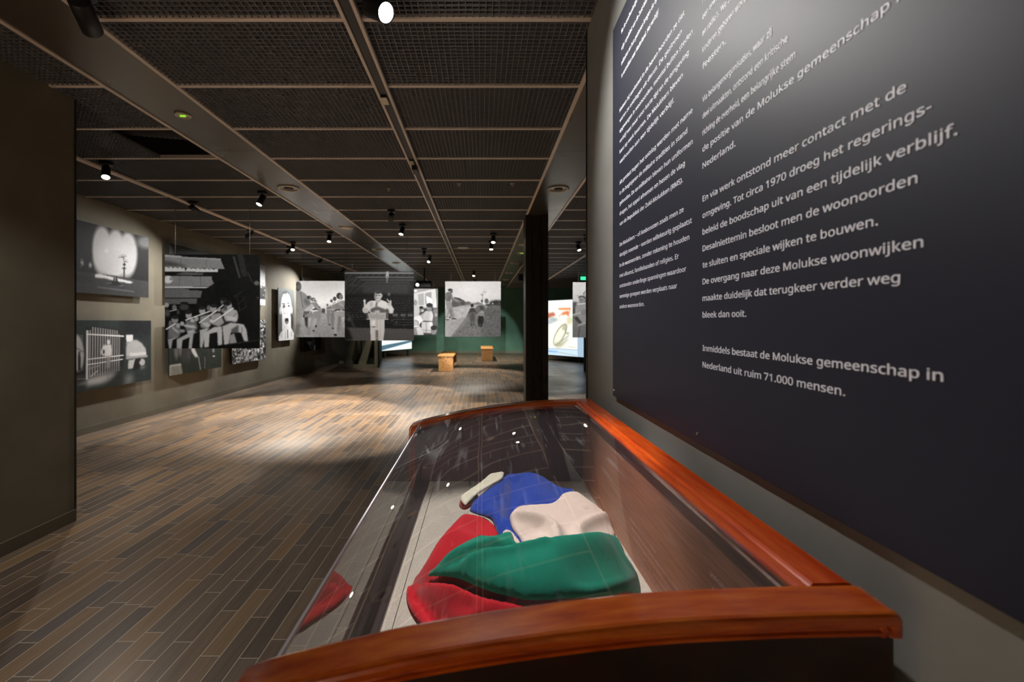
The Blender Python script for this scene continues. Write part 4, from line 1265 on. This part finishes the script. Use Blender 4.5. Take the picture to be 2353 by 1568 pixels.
def text_line(s, y_start, z_base, length=None, size=0.0300, k_default=None):
    cu = bpy.data.curves.new('text_line', 'FONT')
    cu.body = s.replace('\u2013', '\u2212')
    if FONT: cu.font = FONT
    cu.size = size * (0.95 if FONT else 1.0)
    cu.extrude = 0.0003
    cu.resolution_u = 3
    o = bpy.data.objects.new('tmp', cu)
    col.objects.link(o)
    dg = bpy.context.evaluated_depsgraph_get()
    ev = o.evaluated_get(dg)
    me = bpy.data.meshes.new_from_object(ev)
    bpy.data.objects.remove(o, do_unlink=True)
    co = np.empty(len(me.vertices) * 3)
    me.vertices.foreach_get('co', co)
    co = co.reshape(-1, 3)
    x0, x1 = co[:, 0].min(), co[:, 0].max()
    k = length / (x1 - x0) if length else (k_default or 0.9)
    CHECK[s] = round(k, 3)
    tris = [tuple(p.vertices) for p in me.polygons]
    bpy.data.meshes.remove(me)
    e = size * 0.012              # heavier strokes: the outline laid over itself, slightly shifted
    V, Q = [], []
    for n, (dx, dz) in enumerate(((-e, 0), (e, 0), (0, -e * .7), (0, e * .7))):
        new = np.empty_like(co)
        new[:, 0] = XT - 0.0004 - n * 0.00003 - co[:, 2]
        new[:, 1] = y_start - (co[:, 0] - x0) * k + dx
        new[:, 2] = z_base + co[:, 1] + dz
        Q += [tuple(i + len(V) for i in reversed(t)) for t in tris]
        V += new.tolist()
    me = bpy.data.meshes.new('text_line')
    me.from_pydata(V, [], Q)
    me.update()
    return on_board(link('text_line', me, M['letters']))

ys = depth_of(1615)
R = [(-6, 'hadden we weinig contact', None), (-5, 'een enkeling had een tv', None), (-4, "en radio's. We zagen", None), (-3, 'kinderen geboren worden en', None), (-2, 'feesten.', 1667.6),
     (0, 'Via belangenorganisaties, waar zij', None), (1, 'deel uitmaakten, ontstond een kritische', None), (2, 'richting de overheid, een belangrijke stem', None),
     (3, 'de positie van de Molukse gemeenschap in', 2094), (4, 'Nederland.', 1690),
     (6, 'En via werk ontstond meer contact met de', 2083), (7, 'omgeving. Tot circa 1970 droeg het regerings-', 2141.6), (8, 'beleid de boodschap uit van een tijdelijk verblijf.', 2201),
     (9, 'Desalniettemin besloot men de woonoorden', 2109), (10, 'te sluiten en speciale wijken te bouwen.', 2018), (11, 'De overgang naar deze Molukse woonwijken', 2122),
     (12, 'maakte duidelijk dat terugkeer verder weg', 2069), (13, 'bleek dan ooit.', 1715),
     (15, 'Inmiddels bestaat de Molukse gemeenschap in', 2168), (16, 'Nederland uit ruim 71.000 mensen.', 1942.5)]
for i, s, e in R:
    yb = 235.7 + 38.04 * i
    text_line(s, ys, EYE + (CY - yb) * ys / F, ys - depth_of(e) if e else None, k_default=0.88)
yl = depth_of(1424)
Lc = [(0, 'andere woonoorden.', 1480.7), (1, 'sommige groepen werden verplaats naar', 1556), (2, 'ontstonden onderlinge spanningen waardoor', 1577),
      (3, 'met afkomst, familiebanden of religies. Er', 1560), (4, 'in de woonoorden, zonder rekening te houden', 1584), (5, 'destijds noemde \u2013 werden willekeurig geplaatst', 1590),
      (6, 'De Molukkers \u2013 of Ambonezen zoals men ze', 1571), (8, 'van de Republiek der Zuid-Molukken (RMS).', 1569), (9, 'dragen, het appel afnemen en hesen de vlag', 1574),
      (10, 'gehouden. De ex-militairen bleven hun uniformen', 1592), (11, 'in de beginjaren de militaire tradities in stand', 1579.5), (12, 'Als protest tegen het ontslag werden met name', 1591.7),
      (14, 'vasthouden aan een tijdelijk verblijf.', 1549), (15, 'kans op werk kwamen. De Molukkers bleven', 1569), (16, 'verblijf was maar voor korte tijd en de omgeving', 1583),
      (17, 'opgevangen in woonoorden, meestal buiten steden', 1592), (18, 'waren ze ontslagen uit dienst. De gezinnen', 1567), (19, 'Meteen bij aankomst in de haven hoorden ze dat', 1573)]
for i, s, e in Lc:
    yb = 709 - 23.7 * i
    text_line(s, yl, EYE + (CY - yb) * yl / F, yl - depth_of(e))
for yb, s in ((180, 'te vertrekken naar Nederland. Het verblijf'), (151, 'militairen en hun gezinnen kregen de opdracht'), (117, 'vrije republiek van de Zuid-Molukken. De'), (78, 'Na de onafhankelijkheid van')):
    text_line(s, depth_of(1428), EYE + (CY - yb) * depth_of(1428) / F, None, size=0.034, k_default=0.88)

# ------------------------------------------------------------------ the glass showcase
PROFILE = [(-0.300, 0.922), (-0.266, 0.932), (-0.175, 0.954), (-0.088, 0.973), (0.044, 0.995), (0.208, 1.0145), (0.36, 1.0225), (0.50, 1.026)]


def smooth_path(pts, n=64):
    """Catmull-Rom through the points"""
    P = [Vector((*p, 0)) for p in pts]
    P = [P[0] * 2 - P[1]] + P + [P[-1] * 2 - P[-2]]
    out = []
    per = max(2, n // (len(pts) - 1))
    for i in range(1, len(P) - 2):
        for j in range(per):
            t = j / per
            a, b, c, d = P[i - 1], P[i], P[i + 1], P[i + 2]
            q = 0.5 * ((2 * b) + (c - a) * t + (2 * a - 5 * b + 4 * c - d) * t * t + (3 * b - a - 3 * c + d) * t ** 3)
            out.append((q.x, q.y))
    out.append(pts[-1])
    return out

def top_z(x):
    xs = [p[0] for p in CURVE]
    zs = [p[1] for p in CURVE]
    return float(np.interp(x, xs, zs))

CURVE = smooth_path(PROFILE, 70)
CY0, CY1 = 0.555, 2.125       # outer faces of the two ends
case = empty('glass_showcase', (0.10, 1.34, 0), 0, 'mahogany display case with curved glass top standing against the text wall', 'showcase')

def in_case(o):
    return at_world(o, case)


def sweep(path, prof, y, sgn, name, m):
    """moulding: prof (depth d, height h) carried along a path in the x-z plane"""
    mb = MB()
    rings = []
    n = len(path)
    for i, (x, z) in enumerate(path):
        a = Vector(path[max(0, i - 1)])
        b = Vector(path[min(n - 1, i + 1)])
        t = (b - a).normalized()
        nx, nz = -t.y, t.x
        rings.append([(x + nx * h, y + sgn * d, z + nz * h) for d, h in prof])
    k = len(prof)
    vs = [p for r in rings for p in r]
    fs = []
    for i in range(n - 1):
        for j in range(k):
            q = (j + 1) % k
            fs.append((i * k + j, i * k + q, (i + 1) * k + q, (i + 1) * k + j))
    mb.add(vs, fs, 0, False)
    mb.add(rings[0], [tuple(range(k))])
    mb.add(rings[-1], [tuple(reversed(range(k)))])
    o = mb.build(name, m)
    return in_case(o)

CAP = [(0.008, -0.030), (0.001, -0.028), (0.0, -0.0235), (0.003, -0.0215), (0.0035, -0.0185), (0.0005, -0.0168), (-0.001, -0.014), (-0.0015, -0.009),
       (-0.0005, -0.0045), (0.002, -0.0015), (0.006, 0.0), (0.058, 0.0), (0.063, -0.0015), (0.065, -0.005), (0.0655, -0.009), (0.0635, -0.0115), (0.0635, -0.030)]
endpath = [(-0.328, 0.62), (-0.328, 0.75), (-0.328, 0.88), (-0.3265, 0.896), (-0.322, 0.908), (-0.3135, 0.9165)] + CURVE + [(0.508, 1.0245), (0.5125, 1.021), (0.515, 1.015), (0.5155, 1.006), (0.5155, 0.996)]
sweep(endpath, CAP, CY0, 1, 'end_moulding', M['mahogany_x'])
sweep(endpath, CAP, CY1, -1, 'end_moulding', M['mahogany_x'])


def outline(drop, xl, xr):
    top = [(x, z - drop) for x, z in CURVE if xl + 0.012 < x < xr]
    return [(xl, 0.0), (xr, 0.0), (xr, top_z(0.49) - drop)] + list(reversed(top)) + [(xl, top_z(-0.29) - drop - 0.02)]
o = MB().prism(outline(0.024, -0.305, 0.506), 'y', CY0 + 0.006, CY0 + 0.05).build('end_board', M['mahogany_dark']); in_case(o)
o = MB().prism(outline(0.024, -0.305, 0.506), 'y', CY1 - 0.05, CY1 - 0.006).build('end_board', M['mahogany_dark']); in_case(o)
YI0, YI1 = CY0 + 0.0505, CY1 - 0.0505
# lining of the far end, plum felt; same inside the near end
lin_poly = [(-0.27, 0.655), (0.455, 0.655), (0.455, top_z(0.455) - 0.03)] + [(x, z - 0.03) for x, z in reversed(CURVE) if -0.255 < x < 0.45] + [(-0.27, top_z(-0.27) - 0.034)]
for y in (YI1 - 0.0045, YI0 + 0.0005):
    in_case(MB().prism(lin_poly, 'y', y, y + 0.004).build('end_lining', M['case_end']))
# back rail with its inner moulding
RAIL = [(0.506, 0.985), (0.506, 1.018), (0.503, 1.024), (0.498, 1.027), (0.449, 1.0265), (0.446, 1.0235), (0.4435, 1.0215), (0.4405, 1.0222), (0.437, 1.0235), (0.431, 1.0225),
        (0.4265, 1.018), (0.4255, 1.011), (0.4275, 1.004), (0.431, 1.001), (0.436, 0.999), (0.442, 0.985)]
in_case(MB().prism(RAIL, 'y', CY0 + 0.064, CY1 - 0.064).build('back_rail', M['mahogany_y']))
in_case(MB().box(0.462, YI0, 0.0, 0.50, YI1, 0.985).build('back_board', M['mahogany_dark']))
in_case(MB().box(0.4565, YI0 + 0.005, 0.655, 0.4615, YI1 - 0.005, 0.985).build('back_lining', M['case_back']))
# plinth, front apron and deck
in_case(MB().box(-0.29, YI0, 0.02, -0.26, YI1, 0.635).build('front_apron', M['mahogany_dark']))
in_case(MB().box(-0.292, YI0, 0.635, -0.236, YI1, 0.668).build('front_sill', M['sill'], bevel=0.004))
DZ = 0.66
mb = MB().box(-0.2355, YI0 + 0.006, DZ - 0.02, -0.2105, YI1 - 0.006, DZ).box(-0.2085, YI0 + 0.006, DZ - 0.02, 0.456, YI1 - 0.14, DZ).box(-0.2085, YI1 - 0.138, DZ - 0.02, 0.456, YI1 - 0.006, DZ)
in_case(mb.build('deck', M['deck']))
# curved glass on top, flat pane in front, ground edge between them
gx0, gx1 = -0.275, 0.428
gp = [(x, z - 0.010) for x, z in CURVE if gx0 <= x <= gx1]
gp = [(gx0, top_z(gx0) - 0.010)] + gp + [(gx1, top_z(gx1) - 0.010)]
mb = MB()
vs = [(x, YI0 - 0.012, z) for x, z in gp] + [(x, YI1 + 0.012, z) for x, z in gp]
n = len(gp)
mb.add(vs, [(i, i + 1, n + i + 1, n + i) for i in range(n - 1)], 0, True)
in_case(mb.build('top_glass', M['glass']))
ze = top_z(gx0) - 0.010
in_case(MB().add([(gx0, YI0, 0.6685), (gx0, YI1, 0.6685), (gx0, YI1, ze - 0.003), (gx0, YI0, ze - 0.003)], [(0, 1, 2, 3)]).build('front_glass', M['glass']))
in_case(MB().box(gx0 - 0.0045, YI0, ze - 0.0025, gx0 - 0.0005, YI1, ze + 0.0035).build('glass_edge', M['glass_edge']))

# ------------------------------------------------------------------ the folded flag on the deck
FCX, FCY, FRX, FRY, FH = 0.125, 1.40, 0.335, 0.45, 0.155


def mound(x, y):
    r = ((x - FCX) / FRX) ** 2 + ((y - FCY) / FRY) ** 2
    return FH * math.sqrt(max(0.0, 1 - min(1.0, r) ** 2)) if r < 1 else 0.0


def on_mound(cx, cy):
    """a sighting on the flag -> plan position on the heap"""
    px, py = 900 + cx / 3.92, 1050 + cy / 3.92
    kx, kz = (px - CX) / F, (py - CY) / F
    Y = 0.80
    while Y < 2.03:
        z = EYE - kz * Y
        if z <= DZ + mound(kx * Y, Y):
            break
        Y += 0.002
    return (min(0.445, kx * Y), Y)


def chaikin(p, k=2):
    for _ in range(k):
        q = []
        for i in range(len(p)):
            a, b = p[i], p[(i + 1) % len(p)]
            q.append((a[0] * .75 + b[0] * .25, a[1] * .75 + b[1] * .25))
            q.append((a[0] * .25 + b[0] * .75, a[1] * .25 + b[1] * .75))
        p = q
    return p


def seg_dist(x, y, poly, closed=True):
    best = np.full(np.shape(x), 1e9)
    n = len(poly)
    for i in range(n if closed else n - 1):
        (x0, y0), (x1, y1) = poly[i], poly[(i + 1) % n]
        dx, dy = x1 - x0, y1 - y0
        l = dx * dx + dy * dy or 1e-12
        t = np.clip(((x - x0) * dx + (y - y0) * dy) / l, 0, 1)
        best = np.minimum(best, np.hypot(x - x0 - t * dx, y - y0 - t * dy))
    return best


flag = empty('folded_flag', (FCX, FCY, DZ), 0, 'loosely folded red, blue, white and green flag lying in the glass showcase', 'flag')


def cloth(name, pts, m, lift, folds=(), roll=0.014, edge=0.010, seed=0, extra=None):
    poly = chaikin([on_mound(*p) for p in pts], 2)
    if extra: poly = extra(poly)
    xs = [p[0] for p in poly]; ys_ = [p[1] for p in poly]
    st = 0.0058
    G = []
    r = random.Random(seed)
    px = np.array(poly)
    gx, gy = np.meshgrid(np.arange(min(xs), max(xs), st), np.arange(min(ys_), max(ys_), st))
    gx, gy = gx.ravel(), gy.ravel()
    ins = np.zeros(gx.shape, bool)
    n = len(poly)
    for i in range(n):
        (x0, y0), (x1, y1) = poly[i], poly[(i + 1) % n]
        if y0 == y1: continue
        c = (y0 > gy) != (y1 > gy)
        ins ^= c & (gx < (x1 - x0) * (gy - y0) / (y1 - y0) + x0)
    d = seg_dist(gx, gy, poly)
    keep = ins & (d > st * 0.6)
    pts2 = [Vector(p) for p in poly] + [Vector((a + r.uniform(-1, 1) * st * .2, b + r.uniform(-1, 1) * st * .2)) for a, b in zip(gx[keep], gy[keep])]
    res = delaunay_2d_cdt(pts2, [], [list(range(n))], 1, 1e-5)
    vv = np.array([(p.x, p.y) for p in res[0]])
    dd = seg_dist(vv[:, 0], vv[:, 1], poly)
    z = np.array([mound(a, b) for a, b in vv])
    s = np.clip(dd / roll, 0, 1)
    z = z + lift - edge * (1 - np.sqrt(1 - (1 - s) ** 2 + 1e-9))
    for path, amp, wid in folds:
        q = [on_mound(*p) for p in path]
        fd = seg_dist(vv[:, 0], vv[:, 1], q, False)
        z = z + 1.5 * amp * np.exp(-(fd / wid) ** 2) * np.clip(dd / 0.02, 0.15, 1)
    a = vv[:, 0] * 38 + seed; b = vv[:, 1] * 31 - seed
    z = z + 0.0016 * np.sin(a + 1.3 * np.sin(b)) * np.sin(b * 0.8 + 0.7 * np.sin(a * .6))
    z = np.maximum(z, 0.0025)
    me = bpy.data.meshes.new(name)
    me.from_pydata([(p[0] - FCX, p[1] - FCY, h) for p, h in zip(vv, z)], [], [list(f) for f in res[2]])
    me.polygons.foreach_set('use_smooth', [True] * len(me.polygons))
    me.update()
    bm = bmesh.new(); bm.from_mesh(me); bmesh.ops.recalc_face_normals(bm, faces=bm.faces)
    if bm.faces and sum(f.normal.z for f in bm.faces) < 0: bmesh.ops.reverse_faces(bm, faces=bm.faces)
    bm.to_mesh(me); bm.free()
    o = link(name, me, m, flag)
    so = o.modifiers.new('thickness', 'SOLIDIFY'); so.thickness = 0.002; so.offset = -1
    return o

cloth('red_band', [(640, 505), (720, 515), (900, 560), (1000, 700), (1200, 850), (1300, 1100), (1100, 1300), (900, 1500), (400, 1560), (220, 1490), (150, 1380), (125, 1260), (150, 1150),
                   (255, 1035), (320, 920), (380, 800), (480, 690), (560, 595)], M['red'], 0.002,
      [([(600, 560), (480, 800), (330, 1050)], 0.006, 0.03), ([(800, 600), (880, 780)], -0.008, 0.03), ([(560, 720), (800, 760)], 0.005, 0.025)], seed=1)
cloth('red_band', [(598, 440), (630, 375), (745, 330), (800, 360), (700, 470), (640, 480)], M['red'], 0.012, seed=2, roll=.01, edge=.012)
cloth('blue_band', [(690, 500), (760, 395), (870, 315), (1000, 228), (1110, 172), (1300, 160), (1400, 240), (1540, 315), (1640, 318), (1670, 370), (1770, 430), (1890, 550), (1700, 700), (1200, 850),
                    (1010, 800), (960, 730), (915, 600), (840, 560), (730, 520)], M['blue'], 0.014,
      [([(1110, 230), (1090, 420), (1080, 560)], -0.016, 0.022), ([(1000, 300), (900, 460), (910, 600)], 0.008, 0.022), ([(1250, 220), (1300, 420)], 0.010, 0.05), ([(960, 420), (830, 500)], -0.006, 0.02),
       ([(1480, 330), (1640, 400)], -0.006, 0.02)], seed=3)
cloth('hoist_strip', [(608, 446), (634, 412), (712, 350), (852, 264), (985, 196), (1026, 222), (960, 285), (770, 395), (690, 480), (668, 500), (650, 495)], M['canvas'], 0.026, seed=4, roll=.006, edge=.004)
cloth('white_band', [(984, 745), (1010, 706), (1075, 712), (1130, 765), (1190, 850), (1210, 920), (1110, 930), (1060, 820)], M['white_cloth'], 0.020, seed=5)
cloth('white_band', [(1058, 600), (1090, 550), (1150, 512), (1350, 505), (1430, 495), (1490, 450), (1530, 402), (1620, 378), (1695, 390), (1800, 475), (1900, 555), (1972, 628), (2002, 720), (2040, 840), (1990, 980),
                     (1500, 1000), (1210, 960), (1165, 800), (1075, 700)], M['white_cloth'], 0.028,
      [([(1100, 640), (1260, 655), (1400, 690), (1470, 760), (1500, 860), (1510, 960)], 0.015, 0.016), ([(1200, 760), (1330, 730)], -0.008, 0.03), ([(1940, 650), (1800, 690), (1715, 745), (1690, 800), (1700, 900)], 0.013, 0.018)], seed=6)
cloth('green_band', [(290, 1195), (420, 1080), (560, 950), (700, 862), (800, 812), (910, 828), (1000, 792), (1088, 765), (1108, 905), (1250, 875), (1400, 855), (1600, 842), (1800, 803), (1950, 797), (2035, 825),
                     (2075, 885), (2110, 990), (2190, 1110), (2240, 1240), (2260, 1420), (1900, 1450), (1300, 1450), (1000, 1365), (830, 1315), (720, 1262), (600, 1202), (480, 1187)], M['green'], 0.036,
      [([(420, 1150), (600, 1100), (760, 1010), (1000, 950), (1400, 870)], -0.014, 0.012), ([(480, 1080), (700, 980), (900, 920)], 0.009, 0.02), ([(560, 1130), (780, 1060), (1000, 990), (1350, 910)], 0.010, 0.018),
       ([(1500, 920), (1900, 880)], 0.010, 0.04), ([(1700, 1180), (2000, 1080), (2060, 980)], -0.010, 0.04), ([(700, 1200), (1100, 1150), (1600, 1100)], 0.006, 0.05)], seed=7)
cloth('red_band', [(122, 1262), (185, 1222), (300, 1197), (480, 1187), (600, 1202), (720, 1266), (830, 1312), (1010, 1350), (1300, 1440), (1200, 1600), (700, 1640), (300, 1600), (210, 1490), (148, 1380)], M['red'], 0.020,
      [([(240, 1300), (420, 1330), (700, 1400)], -0.010, 0.02), ([(300, 1250), (520, 1230)], 0.008, 0.02)], seed=8)
